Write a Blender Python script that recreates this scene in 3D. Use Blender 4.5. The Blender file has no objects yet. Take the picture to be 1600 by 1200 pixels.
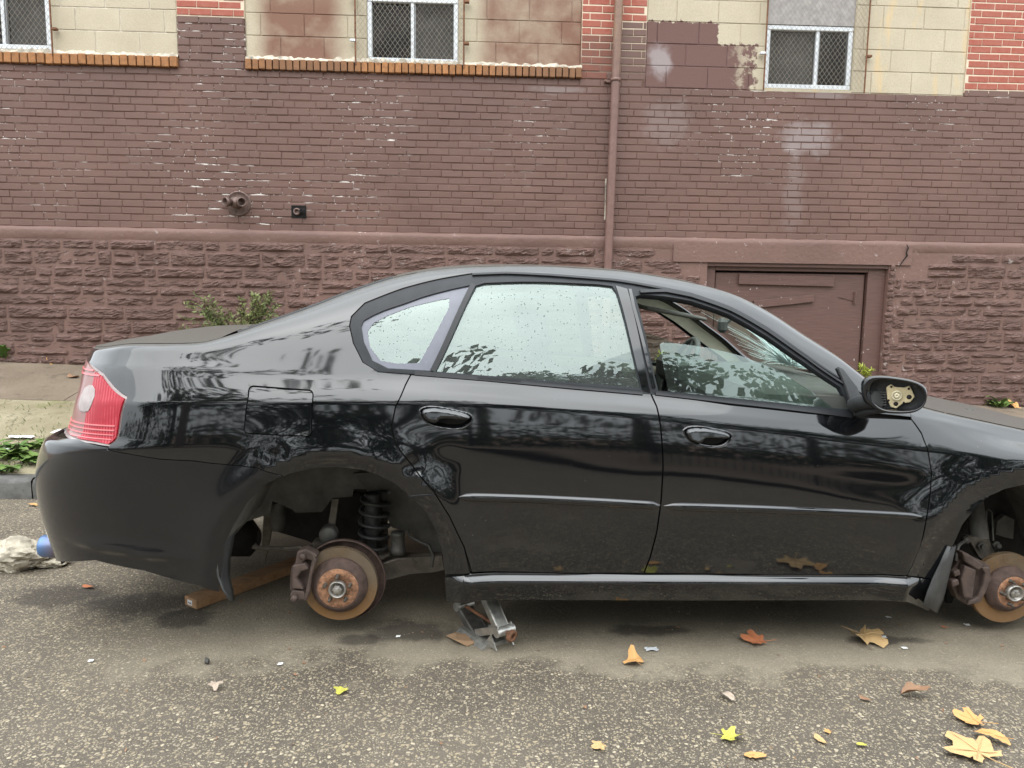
import bpy, bmesh, math, random
import numpy as np
from mathutils import Vector, Matrix
from mathutils.geometry import delaunay_2d_cdt

random.seed(7); np.random.seed(7)
scene = bpy.context.scene
COL = scene.collection
R_ = math.radians

# ------------------------------------------------------------------ camera
F_PX, CAM_H = 1160.0, 1.357
YAW, PITCH, ROLL = R_(-2.6), R_(-7.0), R_(0.8)
_fw = np.array([-math.sin(YAW)*math.cos(PITCH), math.cos(YAW)*math.cos(PITCH), math.sin(PITCH)])
_r0 = np.array([math.cos(YAW), math.sin(YAW), 0.0]); _u0 = np.cross(_r0, _fw)
_R = _r0*math.cos(ROLL) + _u0*math.sin(ROLL); _U = _u0*math.cos(ROLL) - _r0*math.sin(ROLL)
CAM = np.array([0.0, 0.0, CAM_H])
cd = bpy.data.cameras.new('camera'); cam = bpy.data.objects.new('camera', cd); COL.objects.link(cam)
cd.sensor_fit = 'HORIZONTAL'; cd.sensor_width = 36.0; cd.lens = 36.0*F_PX/1600.0
cd.clip_start = 0.05; cd.clip_end = 500
cam.matrix_world = Matrix(((_R[0], _U[0], -_fw[0], 0), (_R[1], _U[1], -_fw[1], 0), (_R[2], _U[2], -_fw[2], CAM_H), (0, 0, 0, 1)))
scene.camera = cam

def ray(px, py): return _fw + _R*((px-800)/F_PX) - _U*((py-600)/F_PX)
def on_y(px, py, Y):
    d = ray(px, py); return CAM + d*(Y/d[1])
def on_z(px, py, z=0.0):
    d = ray(px, py); return CAM + d*((z-CAM_H)/d[2])
def proj(P):
    q = P - CAM; d = q@_fw
    return np.stack([800 + F_PX*(q@_R)/d, 600 - F_PX*(q@_U)/d], -1)

# ------------------------------------------------------------------ light
SUN_EL, SUN_AZ = R_(58), R_(205)       # azimuth clockwise from +Y
w = bpy.data.worlds.new('World'); scene.world = w; w.use_nodes = True
nt = w.node_tree; nt.nodes.clear()
sky = nt.nodes.new('ShaderNodeTexSky'); sky.sky_type = 'NISHITA'; sky.sun_disc = False
sky.sun_elevation = SUN_EL; sky.sun_rotation = SUN_AZ; sky.air_density = 1.0; sky.dust_density = 4.0; sky.ozone_density = 1.0
hs = nt.nodes.new('ShaderNodeHueSaturation'); hs.inputs['Saturation'].default_value = 0.22
tc = nt.nodes.new('ShaderNodeTexCoord')
nz = nt.nodes.new('ShaderNodeTexNoise'); nz.inputs['Scale'].default_value = 2.6; nz.inputs['Detail'].default_value = 5; nz.inputs['Roughness'].default_value = 0.55
mp = nt.nodes.new('ShaderNodeMapRange'); mp.inputs[1].default_value = 0.3; mp.inputs[2].default_value = 0.7; mp.inputs[3].default_value = 0.80; mp.inputs[4].default_value = 1.15
cl = nt.nodes.new('ShaderNodeMixRGB'); cl.inputs[0].default_value = 0.8
cm = nt.nodes.new('ShaderNodeMixRGB'); cm.blend_type = 'MULTIPLY'; cm.inputs[0].default_value = 1; cm.inputs[1].default_value = (0.90, 0.96, 1.0, 1)
bg = nt.nodes.new('ShaderNodeBackground'); bg.inputs['Strength'].default_value = 0.15
out = nt.nodes.new('ShaderNodeOutputWorld')
L = nt.links.new
# standard overcast sky: three times as bright overhead as at the horizon
sx_ = nt.nodes.new('ShaderNodeSeparateXYZ'); el = nt.nodes.new('ShaderNodeMapRange'); el.inputs[1].default_value = 0; el.inputs[2].default_value = 1; el.inputs[3].default_value = 7.0; el.inputs[4].default_value = 21.0
ml = nt.nodes.new('ShaderNodeMath'); ml.operation = 'MULTIPLY'
L(tc.outputs['Generated'], sx_.inputs[0]); L(sx_.outputs[2], el.inputs[0]); L(el.outputs[0], ml.inputs[0]); L(mp.outputs[0], ml.inputs[1])
L(sky.outputs[0], hs.inputs['Color']); L(tc.outputs['Generated'], nz.inputs['Vector']); L(nz.outputs['Fac'], mp.inputs[0])
L(ml.outputs[0], cm.inputs[2]); L(hs.outputs[0], cl.inputs[1]); L(cm.outputs[0], cl.inputs[2])
L(cl.outputs[0], bg.inputs['Color']); L(bg.outputs[0], out.inputs['Surface'])
sd = bpy.data.lights.new('sun', 'SUN'); sd.energy = 0.9; sd.angle = R_(75); sd.color = (1.0, 0.96, 0.9)
sun = bpy.data.objects.new('sun', sd); COL.objects.link(sun)
sdir = Vector((math.sin(SUN_AZ)*math.cos(SUN_EL), math.cos(SUN_AZ)*math.cos(SUN_EL), math.sin(SUN_EL)))
sun.rotation_euler = sdir.to_track_quat('Z', 'Y').to_euler(); sun.location = (-4, -6, 12)
scene.view_settings.view_transform = 'Standard'; scene.view_settings.look = 'None'
scene.view_settings.gamma = 1.0; scene.view_settings.exposure = 0.84
scene.view_settings.use_curve_mapping = False
scene.cycles.max_bounces = 10; scene.cycles.transparent_max_bounces = 24; scene.cycles.glossy_bounces = 5

# ------------------------------------------------------------------ helpers
def link(o, parent=None):
    COL.objects.link(o)
    if parent is not None: o.parent = parent
    return o
def tag(o, label=None, cat=None, group=None, kind=None):
    if label: o['label'] = label
    if cat: o['category'] = cat
    if group: o['group'] = group
    if kind: o['kind'] = kind
    return o
def empty(name, label, cat, loc=(0, 0, 0), group=None):
    o = bpy.data.objects.new(name, None); o.empty_display_size = 0.1; o.location = loc
    link(o); return tag(o, label, cat, group)
def part_empty(name, parent):
    o = bpy.data.objects.new(name, None); o.empty_display_size = 0.05
    return link(o, parent)

class MB:
    """collects vertices and faces; build() links them as one mesh object"""
    def __init__(s): s.v = []; s.f = []; s.smooth = []
    def add(s, verts, faces, smooth=False):
        n = len(s.v); s.v.extend([tuple(map(float, p)) for p in verts])
        for f in faces: s.f.append(tuple(i+n for i in f)); s.smooth.append(smooth)
        return s
    def box(s, lo, hi, M=None, taper=None):
        x0, y0, z0 = lo; x1, y1, z1 = hi
        vs = [(x0,y0,z0),(x1,y0,z0),(x1,y1,z0),(x0,y1,z0),(x0,y0,z1),(x1,y0,z1),(x1,y1,z1),(x0,y1,z1)]
        if M is not None: vs = [tuple(M @ Vector(v)) for v in vs]
        return s.add(vs, [(0,3,2,1),(4,5,6,7),(0,1,5,4),(1,2,6,5),(2,3,7,6),(3,0,4,7)])
    def bbox(s, lo, hi, b=0.003, M=None):
        """box with chamfered edges"""
        bm = bmesh.new(); bmesh.ops.create_cube(bm, size=1)
        sx, sy, sz = (hi[i]-lo[i] for i in range(3))
        for v in bm.verts: v.co = Vector(((v.co.x+.5)*sx+lo[0], (v.co.y+.5)*sy+lo[1], (v.co.z+.5)*sz+lo[2]))
        bmesh.ops.bevel(bm, geom=bm.edges[:], offset=min(b, .45*min(sx, sy, sz)), segments=1, affect='EDGES')
        bm.verts.ensure_lookup_table(); bm.verts.index_update()
        vs = [(M @ v.co) if M is not None else v.co.copy() for v in bm.verts]
        s.add(vs, [[v.index for v in f.verts] for f in bm.faces]); bm.free(); return s
    def tube(s, pts, r, n=10, cap=True, smooth=True):
        pts = [Vector(p) for p in pts]; k = len(pts)
        rs = r if isinstance(r, (list, tuple)) else [r]*k
        t = (pts[1]-pts[0]).normalized()
        a = Vector((0, 0, 1)) if abs(t.z) < .9 else Vector((1, 0, 0))
        nrm = t.cross(a).normalized(); vs = []
        for i, p in enumerate(pts):
            if i == 0: tt = pts[1]-pts[0]
            elif i == k-1: tt = pts[-1]-pts[-2]
            else: tt = pts[i+1]-pts[i-1]
            tt = tt.normalized(); nrm = (nrm - tt*nrm.dot(tt)).normalized(); b = tt.cross(nrm)
            for j in range(n):
                an = 2*math.pi*j/n; vs.append(p + (nrm*math.cos(an)+b*math.sin(an))*rs[i])
        fs = [(i*n+j, i*n+(j+1) % n, (i+1)*n+(j+1) % n, (i+1)*n+j) for i in range(k-1) for j in range(n)]
        s.add(vs, fs, smooth)
        if cap: s.add(vs[:n], [tuple(range(n))[::-1]]); s.add(vs[-n:], [tuple(range(n))])
        return s
    def lathe(s, prof, M, n=32, smooth=True):
        """prof: (radius, height) list, spun round local Z and placed by M"""
        vs = [M @ Vector((r*math.cos(2*math.pi*j/n), r*math.sin(2*math.pi*j/n), h)) for r, h in prof for j in range(n)]
        fs = [(i*n+j, i*n+(j+1) % n, (i+1)*n+(j+1) % n, (i+1)*n+j) for i in range(len(prof)-1) for j in range(n)]
        return s.add(vs, fs, smooth)
    def prism(s, poly, M, d, smooth=False):
        """2D poly in local XY, extruded along local Z by d"""
        n = len(poly); a = [M @ Vector((x, y, 0)) for x, y in poly]; b = [M @ Vector((x, y, d)) for x, y in poly]
        return s.add(a+b, [tuple(range(n))[::-1], tuple(range(n, 2*n))] + [(i, (i+1) % n, n+(i+1) % n, n+i) for i in range(n)], smooth)
    def mesh(s, name, mat):
        me = bpy.data.meshes.new(name); me.from_pydata(s.v, [], s.f)
        me.polygons.foreach_set('use_smooth', s.smooth)
        if mat: me.materials.append(mat)
        me.update(); return me
    def build(s, name, mat, parent=None):
        return link(bpy.data.objects.new(name, s.mesh(name, mat)), parent)
    def fixn(s): return s

def obj_from(name, me, parent=None, loc=None):
    o = bpy.data.objects.new(name, me)
    if loc is not None: o.location = loc
    return link(o, parent)
def frame(o, x, y, z):
    """matrix with the given axes"""
    x, y, z = Vector(x).normalized(), Vector(y).normalized(), Vector(z).normalized()
    return Matrix(((x.x, y.x, z.x, o[0]), (x.y, y.y, z.y, o[1]), (x.z, y.z, z.z, o[2]), (0, 0, 0, 1)))
def facing(o):
    """local Z towards the street (-Y), local X along +X, local Y up"""
    return frame(o, (1, 0, 0), (0, 0, 1), (0, -1, 0))

# ------------------------------------------------------------------ materials
class G:
    def __init__(s, name):
        s.m = bpy.data.materials.new(name); s.m.use_nodes = True
        s.t = s.m.node_tree; s.b = s.t.nodes['Principled BSDF']; s.o = s.t.nodes['Material Output']
        s._pos = None; s._c = {}
    def n(s, typ): return s.t.nodes.new(typ)
    def k(s, a, b):
        if hasattr(a, 'is_linked') or hasattr(a, 'links'): s.t.links.new(a, b)
        elif isinstance(a, (tuple, list)): b.default_value = tuple(a)+(1,) if len(a) == 3 and len(b.default_value) == 4 else tuple(a)
        else: b.default_value = a
    @property
    def pos(s):
        if s._pos is None: s._pos = s.n('ShaderNodeNewGeometry').outputs['Position']
        return s._pos
    def objc(s): return s.n('ShaderNodeTexCoord').outputs['Object']
    def xyz(s, v=None):
        if v is None:
            if 'xyz' not in s._c: s._c['xyz'] = s.xyz(s.pos)
            return s._c['xyz']
        q = s.n('ShaderNodeSeparateXYZ'); s.k(v if v is not None else s.pos, q.inputs[0]); return q.outputs
    def normal(s): return s.n('ShaderNodeNewGeometry').outputs['Normal']
    def rnd(s): return s.n('ShaderNodeObjectInfo').outputs['Random']
    def scalev(s, v, sc):
        q = s.n('ShaderNodeVectorMath'); q.operation = 'MULTIPLY'; s.k(v, q.inputs[0]); q.inputs[1].default_value = sc; return q.outputs[0]
    def noise(s, scale, detail=4, rough=0.55, v=None, dist=0.0, col=False):
        key = ('n', scale, detail, rough, id(v) if v is not None else 0, dist, col)
        if key not in s._c: s._c[key] = (s._noise(scale, detail, rough, v, dist, col), v)
        return s._c[key][0]
    def _noise(s, scale, detail, rough, v, dist, col):
        q = s.n('ShaderNodeTexNoise'); q.inputs['Scale'].default_value = scale; q.inputs['Detail'].default_value = detail
        q.inputs['Roughness'].default_value = rough; q.inputs['Distortion'].default_value = dist
        s.k(v if v is not None else s.pos, q.inputs['Vector']); return q.outputs['Color' if col else 'Fac']
    def vor(s, scale, v=None, feature='F1', rand=1.0):
        q = s.n('ShaderNodeTexVoronoi'); q.feature = feature; q.inputs['Scale'].default_value = scale; q.inputs['Randomness'].default_value = rand
        s.k(v if v is not None else s.pos, q.inputs['Vector']); return q.outputs
    def rng(s, a, lo, hi, o0=0.0, o1=1.0, smooth=False):
        q = s.n('ShaderNodeMapRange'); q.clamp = True
        if smooth: q.interpolation_type = 'SMOOTHSTEP'
        s.k(a, q.inputs[0])
        for i, x in zip((1, 2, 3, 4), (lo, hi, o0, o1)): s.k(x, q.inputs[i])
        return q.outputs[0]
    def math(s, op, a, b=0.0):
        q = s.n('ShaderNodeMath'); q.operation = op; s.k(a, q.inputs[0]); s.k(b, q.inputs[1]); return q.outputs[0]
    def mul(s, a, b): return s.math('MULTIPLY', a, b)
    def addm(s, a, b): return s.math('ADD', a, b)
    def mix(s, f, a, b, mode='MIX'):
        q = s.n('ShaderNodeMixRGB'); q.blend_type = mode; s.k(f, q.inputs[0]); s.k(a, q.inputs[1]); s.k(b, q.inputs[2]); return q.outputs[0]
    def ramp(s, f, stops):
        q = s.n('ShaderNodeValToRGB'); e = q.color_ramp.elements
        while len(e) < len(stops): e.new(0.5)
        for el, (p, c) in zip(e, stops): el.position = p; el.color = tuple(c)+(1,) if len(c) == 3 else c
        s.k(f, q.inputs[0]); return q.outputs[0]
    def bump(s, h, strength=0.3, dist=0.01, nrm=None):
        q = s.n('ShaderNodeBump'); q.inputs['Strength'].default_value = strength; q.inputs['Distance'].default_value = dist
        s.k(h, q.inputs['Height'])
        if nrm is not None: s.k(nrm, q.inputs['Normal'])
        return q.outputs[0]
    def set(s, color=None, rough=None, metal=None, spec=None, normal=None, **kw):
        for nm, v in (('Base Color', color), ('Roughness', rough), ('Metallic', metal), ('Specular IOR Level', spec), ('Normal', normal)):
            if v is not None: s.k(v, s.b.inputs[nm])
        for k_, v in kw.items(): s.k(v, s.b.inputs[k_.replace('_', ' ').title()] if k_.replace('_', ' ').title() in s.b.inputs else s.b.inputs[k_])
        return s.m

M = {}
def simple(name, c, rough=0.6, metal=0.0, var=0.25, scale=14, bump=0.0, bscale=60, spec=0.4, obj=False):
    g = G(name); v = g.objc() if obj else g.pos
    n = g.noise(scale, 5, 0.6, v)
    col = g.mix(g.rng(n, 0.3, 0.7), tuple(x*(1-var) for x in c), tuple(min(1, x*(1+var)) for x in c))
    g.set(color=col, rough=rough, metal=metal, spec=spec)
    if bump: g.set(normal=g.bump(g.noise(bscale, 4, 0.6, v), bump, 0.01))
    M[name] = g.m; return g.m

def paint_wall_color(g, base=(0.134, 0.075, 0.060)):
    """the brown masonry paint with weathering of its own"""
    n1 = g.noise(1.1, 4, 0.55); n2 = g.noise(9, 5, 0.6)
    c = g.mix(g.rng(n1, 0.3, 0.7), tuple(x*0.86 for x in base), tuple(x*1.16 for x in base))
    c = g.mix(g.rng(n2, 0.35, 0.75, 0, 0.35), c, (0.150, 0.096, 0.079))
    return c

def scuffs(g, c):
    """pale scuffs and overspray on the painted wall"""
    for (px, py, rx, rz, amt) in WALL_SPOTS:
        p = on_y(px, py, YW); o = g.xyz()
        dx = g.math('DIVIDE', g.math('SUBTRACT', o[0], float(p[0])), rx); dz = g.math('DIVIDE', g.math('SUBTRACT', o[2], float(p[2])), rz)
        d = g.math('SQRT', g.addm(g.mul(dx, dx), g.mul(dz, dz)))
        d = g.addm(d, g.rng(g.noise(7, 5, 0.6), 0.2, 0.8, -0.45, 0.45))
        f = g.mul(g.rng(d, 0.35, 1.0, 1, 0, True), amt)
        c = g.mix(f, c, (0.33, 0.29, 0.29))
    return c

YW = 7.4
WALL_SPOTS = [(1262, 215, .34, .22, .5), (1030, 95, .16, .2, .75), (1040, 190, .3, .28, .22), (870, 140, .35, .06, .35), (1240, 300, .14, .5, .18), (1290, 150, .3, .05, .35)]

g = G('painted_brick'); c = scuffs(g, paint_wall_color(g))
r = g.rnd(); c = g.mix(g.rng(r, 0, 1, 0, 0.30), c, (0.104, 0.060, 0.050))
chip = g.mul(g.rng(g.noise(55, 3, 0.7), 0.69, 0.72), g.rng(g.noise(0.8, 3, 0.5), 0.42, 0.62))
c = g.mix(g.mul(chip, 0.8), c, (0.42, 0.38, 0.36))
g.set(color=c, rough=0.55, spec=0.35, normal=g.bump(g.noise(70, 4, 0.6), 0.25, 0.006)); M['painted_brick'] = g.m
g = G('red_brick'); n = g.noise(22, 5, 0.65); r = g.rnd()
c = g.mix(r, (0.30, 0.085, 0.06), (0.40, 0.135, 0.10)); c = g.mix(g.rng(n, 0.35, 0.7, 0, 0.5), c, (0.36, 0.17, 0.13))
c = g.mix(g.rng(g.noise(1.3, 4, .6), 0.55, 0.75, 0, .45), c, (0.42, 0.28, 0.25))
g.set(color=c, rough=0.85, spec=0.2, normal=g.bump(n, 0.3, 0.006)); M['red_brick'] = g.m
g = G('oversprayed_brick'); n = g.noise(22, 5, 0.65)
c = g.mix(g.rng(n, .3, .7), (0.22, 0.085, 0.062), (0.165, 0.085, 0.068)); g.set(color=c, rough=0.8, spec=0.2, normal=g.bump(n, 0.3, 0.006)); M['oversprayed_brick'] = g.m
g = G('sill_brick'); n = g.noise(30, 5, 0.65); r = g.rnd()
c = g.mix(r, (0.26, 0.12, 0.05), (0.37, 0.17, 0.07)); c = g.mix(g.rng(n, 0.45, 0.7, 0, 0.65), c, (0.12, 0.07, 0.04))
o = g.xyz(); pL = on_y(570, 100, YW)[0]; pR = on_y(740, 100, YW)[0]; p0 = on_y(300, 100, YW)[0]
side = g.math('MAXIMUM', g.mul(g.rng(o[0], float(p0)+.2, float(p0)+.9), g.rng(o[0], float(pL)-.2, float(pL)+.05, 1, 0)), g.rng(o[0], float(pR)-.1, float(pR)+.6))
c = g.mix(g.mul(side, 0.62), c, (0.15, 0.085, 0.055))
g.set(color=c, rough=0.8, spec=0.25, normal=g.bump(n, 0.3, 0.006)); M['sill_brick'] = g.m

g = G('mortar'); c = paint_wall_color(g, (0.110, 0.062, 0.050))
o = g.xyz(); st = g.scalev(g.pos, (3.2, 1, 26))
fl = g.rng(g.noise(2.1, 5, 0.62, st), 0.575, 0.62); den = g.rng(g.noise(0.7, 3, 0.5), 0.49, 0.60)
fl2 = g.rng(g.noise(26, 3, 0.6), 0.60, 0.64)
fl = g.mul(g.math('MAXIMUM', g.mul(fl, den), g.mul(fl2, g.mul(den, 0.6))), 1.0)
c = g.mix(fl, c, (0.68, 0.64, 0.60))
zt = float(on_y(330, 27, YW)[2]); xr = float(on_y(1512, 80, YW)[0]); zr = float(on_y(1560, 146, YW)[2])
xa = float(on_y(908, 60, YW)[0]); xb = float(on_y(1012, 60, YW)[0])
inred = g.math('MAXIMUM', g.math('GREATER_THAN', o[2], zt), g.mul(g.math('GREATER_THAN', o[0], xr-.02), g.math('GREATER_THAN', o[2], zr)))
zp = float(on_y(940, 125, YW)[2])
inred = g.math('MAXIMUM', inred, g.mul(g.mul(g.math('GREATER_THAN', o[0], xa-.05), g.math('LESS_THAN', o[0], xb+.05)), g.rng(o[2], zp, zp+.35, 0, .8)))
c = g.mix(inred, c, (0.62, 0.52, 0.40))
g.set(color=c, rough=0.9, spec=0.2, normal=g.bump(g.noise(90, 3, 0.6), 0.4, 0.006)); M['mortar'] = g.m

def block_mat(name, mode):
    g = G(name); n = g.noise(70, 5, 0.75); m_ = g.noise(2.4, 5, 0.6); r = g.rnd()
    c = g.mix(g.rng(m_, 0.3, 0.7), (0.44, 0.385, 0.285), (0.54, 0.48, 0.37)); c = g.mix(g.rng(r, 0, 1, 0, .35), c, (0.44, 0.385, 0.29))
    c = g.mix(g.rng(n, 0.35, 0.65, 0, 0.4), c, (0.31, 0.26, 0.18))
    o = g.xyz()
    if mode == 2:
        xs = [float(on_y(p, 60, YW)[0]) for p in (384, 556, 728, 908)]
        def bell(a, b, e): return g.mul(g.rng(o[0], a+e*.2, a+e, 0, 1, True), g.rng(o[0], b-e, b-e*.2, 1, 0, True))
        f = g.math('MAXIMUM', bell(xs[0]-.05, xs[1]+.03, .30), bell(xs[2]-.03, xs[3]+.35, .30))
        f = g.mul(f, g.rng(g.noise(2.6, 4, 0.55), 0.30, 0.55, 0.45, 1.0)); zz = float(on_y(640, 20, YW)[2])
        f = g.mul(f, g.rng(o[2], zz, zz+1.0, 1, 0.3))
        c = g.mix(g.mul(f, 0.96), c, (0.19, 0.10, 0.072))
    if mode == 3:
        e = g.rng(g.noise(16, 4, 0.6), 0.2, 0.8, -0.035, 0.035)
        x1 = float(on_y(1122, 60, YW)[0]); x2 = float(on_y(1186, 80, YW)[0]); z1 = float(on_y(1065, 33, YW)[2]); z2 = float(on_y(1150, 68, YW)[2])
        xx = g.addm(o[0], e); zz = g.addm(o[2], e)
        a = g.mul(g.math('LESS_THAN', xx, x1), g.math('LESS_THAN', zz, z1)); b = g.mul(g.math('LESS_THAN', xx, x2), g.math('LESS_THAN', zz, z2))
        worn = g.mul(g.rng(o[0], x2-.32, x2-.05, 0, 1), g.rng(g.noise(9, 5, .7), 0.47, 0.56))
        f = g.mul(g.math('MAXIMUM', a, b), g.math('SUBTRACT', 1.0, worn))
        c = g.mix(f, c, (0.145, 0.085, 0.075)); c = scuffs(g, c)
        rs = g.mul(g.rng(g.noise(1.0, 4, .6, g.scalev(g.pos, (7, 1, 1.2))), 0.56, 0.68, 0, .6), g.math('GREATER_THAN', o[0], x2))
        c = g.mix(rs, c, (0.58, 0.42, 0.22))
    g.set(color=c, rough=0.9, spec=0.2, normal=g.bump(n, 0.45, 0.008)); M[name] = g.m
for i in (1, 2, 3): block_mat('concrete_block_%d' % i, i)
simple('block_mortar', (0.55, 0.5, 0.42), 0.9, bump=0.4)
simple('parging', (0.40, 0.355, 0.285), 0.9, var=0.6, scale=16, bump=0.6)

g = G('foundation_stone'); c = paint_wall_color(g, (0.138, 0.079, 0.064))
st = g.scalev(g.pos, (1, 1, 2.3)); h = g.noise(11, 6, 0.7, st, 0.9)
wp = g.mul(g.rng(g.noise(13, 5, 0.65), 0.62, 0.66), g.rng(g.noise(0.9, 3, 0.5), 0.44, 0.60))
c = g.mix(g.mul(wp, 0.75), c, (0.46, 0.40, 0.38)); c = g.mix(g.rng(h, 0.52, 0.72, 0, 0.25), c, (0.19, 0.128, 0.108))
g.set(color=c, rough=0.62, spec=0.35, normal=g.bump(h, 0.95, 0.045)); M['foundation_stone'] = g.m
g = G('painted_render'); c = paint_wall_color(g, (0.148, 0.085, 0.069)); h = g.noise(26, 5, 0.6)
wp = g.mul(g.rng(g.noise(17, 5, 0.65), 0.63, 0.66), g.rng(g.noise(1.1, 3, 0.5), 0.46, 0.62)); c = g.mix(g.mul(wp, .7), c, (0.46, 0.40, 0.38))
g.set(color=c, rough=0.6, spec=0.35, normal=g.bump(h, 0.4, 0.015)); M['painted_render'] = g.m
g = G('painted_timber'); st = g.scalev(g.pos, (1.2, 1, 14)); h = g.noise(6, 5, 0.6, st)
c = g.mix(g.rng(h, 0.3, 0.7), (0.088, 0.048, 0.039), (0.122, 0.067, 0.055)); wp = g.mul(g.rng(g.noise(24, 4, .65), .66, .68), g.rng(g.noise(2, 2), .5, .6))
c = g.mix(wp, c, (0.42, 0.37, 0.36)); g.set(color=c, rough=0.5, spec=0.4, normal=g.bump(h, 0.3, 0.006)); M['painted_timber'] = g.m
simple('crack_dark', (0.015, 0.011, 0.01), 0.9)
g = G('pipe_paint'); o = g.xyz(); n = g.noise(14, 5, .65); zp = float(on_y(960, 120, YW)[2])
c = g.mix(g.rng(n, .35, .65), (0.14, 0.076, 0.062), (0.175, 0.10, 0.082))
c = g.mix(g.mul(g.rng(o[2], zp-.1, zp+.5), g.rng(n, .4, .6, .4, 1)), c, (0.22, 0.135, 0.085)); g.set(color=c, rough=0.5, normal=g.bump(n, .2, .005)); M['pipe_paint'] = g.m
simple('rusty_iron', (0.16, 0.075, 0.04), 0.8, 0.2, 0.5, 30, 0.3)
simple('zinc_wire', (0.27, 0.235, 0.19), 0.6, 0.4)
simple('aluminium_frame', (0.62, 0.64, 0.66), 0.4, 0.3, 0.1)
simple('dark_room', (0.04, 0.03, 0.022), 0.9)
simple('blind_fabric', (0.26, 0.245, 0.22), 0.9)
simple('grey_panel', (0.33, 0.31, 0.30), 0.8, bump=0.2)
g = G('house_glass'); g.set(color=g.mix(g.rng(g.noise(5, 4), .35, .65), (0.02, 0.02, 0.02), (0.07, 0.066, 0.06)), rough=0.12, spec=0.25); g.b.inputs['Alpha'].default_value = 0.35; M['house_glass'] = g.m
simple('cast_metal', (0.125, 0.082, 0.07), 0.45, 0.3, 0.3, 30, 0.15)
simple('black_iron', (0.012, 0.012, 0.012), 0.35, 0.4)

# ground
g = G('asphalt'); v = g.pos; o = g.xyz()
big = g.noise(0.9, 5, 0.55); mid = g.noise(5, 5, 0.6)
wob = g.mix(0.03, v, g.noise(20, 2, .5, col=True), 'ADD')
v1 = g.vor(76, wob); v2 = g.vor(150, wob); v3 = g.vor(280)
def stones(vo, keep, r0):
    sel = g.xyz(vo['Color'])
    return g.mul(g.rng(vo['Distance'], r0, r0+.12, 1, 0), g.math('GREATER_THAN', sel[0], keep)), sel[1]
s1, q1 = stones(v1, 0.60, .36); s2, q2 = stones(v2, 0.42, .38); s3, q3 = stones(v3, .5, .4)
under = g.mul(g.mul(g.rng(g.addm(o[1], g.rng(g.noise(1.7, 5, .6), .25, .75, -.30, .30)), 2.50, 2.60), g.rng(o[0], -1.55, -1.0)), g.rng(o[1], 4.4, 4.9, 1, 0))
mat_c = g.mix(g.rng(mid, .3, .7), (0.055, 0.046, 0.036), (0.10, 0.083, 0.063))
pale = g.mix(g.rng(big, .42, .60), (0.078, 0.063, 0.048), (0.145, 0.12, 0.09)); mat_c = g.mix(0.5, mat_c, pale)
sc1 = g.ramp(q1, [(0, (0.17, 0.14, 0.10)), (.45, (0.33, 0.27, 0.175)), (.8, (0.27, 0.23, 0.175)), (1, (0.48, 0.41, 0.29))])
sc2 = g.ramp(q2, [(0, (0.12, 0.10, 0.072)), (.6, (0.27, 0.225, 0.155)), (1, (0.42, 0.36, 0.255))])
c = g.mix(g.mul(s3, .5), mat_c, (0.19, 0.165, 0.135)); c = g.mix(g.mul(s2, .85), c, sc2); c = g.mix(g.mul(s1, .9), c, sc1)
dry = g.mix(g.rng(mid, .3, .7), (0.24, 0.205, 0.152), (0.33, 0.285, 0.21)); dry = g.mix(g.mul(s2, .30), dry, sc2); dry = g.mix(g.mul(g.rng(v3['Distance'], .25, .5), .35), dry, (0.10, 0.085, 0.064))
c = g.mix(g.mul(under, .82), c, dry)
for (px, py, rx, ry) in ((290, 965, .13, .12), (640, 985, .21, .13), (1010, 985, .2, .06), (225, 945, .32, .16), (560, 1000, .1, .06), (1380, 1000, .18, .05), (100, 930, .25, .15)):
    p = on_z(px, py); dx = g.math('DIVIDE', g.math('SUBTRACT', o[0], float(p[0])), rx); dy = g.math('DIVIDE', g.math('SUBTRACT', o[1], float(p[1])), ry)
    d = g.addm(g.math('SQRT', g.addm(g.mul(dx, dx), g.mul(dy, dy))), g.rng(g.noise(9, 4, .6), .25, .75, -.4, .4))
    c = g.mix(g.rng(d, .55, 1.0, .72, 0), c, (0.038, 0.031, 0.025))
h = g.addm(g.addm(g.mul(s1, 1.0), g.mul(s2, .7)), g.addm(g.mul(g.noise(300, 2, .6), .6), g.mul(s3, .3)))
g.set(color=c, rough=g.rng(big, .35, .65, .62, .85), spec=.3, normal=g.bump(h, .55, .006)); M['asphalt'] = g.m
g = G('sidewalk_concrete'); n = g.noise(1.6, 6, .65); m_ = g.noise(60, 4, .7)
c = g.mix(g.rng(n, .35, .65), (0.115, 0.085, 0.058), (0.175, 0.135, 0.098)); c = g.mix(g.rng(m_, .4, .7, 0, .35), c, (0.23, 0.19, 0.15)); c = g.mix(g.rng(g.noise(5, 5, .7), .58, .66, 0, .5), c, (0.07, 0.055, 0.038))
g.set(color=c, rough=.8, spec=.3, normal=g.bump(m_, .35, .008)); M['sidewalk_concrete'] = g.m
g = G('verge_concrete'); n = g.noise(2.2, 6, .65); vo = g.vor(40); m_ = g.noise(90, 4, .7)
c = g.mix(g.rng(n, .35, .65), (0.20, 0.17, 0.105), (0.33, 0.29, 0.20)); c = g.mix(g.rng(m_, .4, .65, 0, .5), c, (0.15, 0.13, 0.085)); crk = g.mul(g.rng(g.vor(1.9, g.mix(.45, g.pos, g.noise(2.5, 5, .65, col=True), 'ADD'), feature='DISTANCE_TO_EDGE')['Distance'], 0, .012, 1, 0), g.rng(g.noise(1.4, 3), .4, .6))
c = g.mix(g.mul(crk, .8), c, (0.06, 0.055, 0.03)); c = g.mix(g.rng(g.noise(3, 5, .7), .56, .66, 0, .6), c, (0.13, 0.14, 0.05))
g.set(color=c, rough=.9, spec=.2, normal=g.bump(g.addm(m_, g.mul(crk, -.7)), .6, .012)); M['verge_concrete'] = g.m
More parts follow.
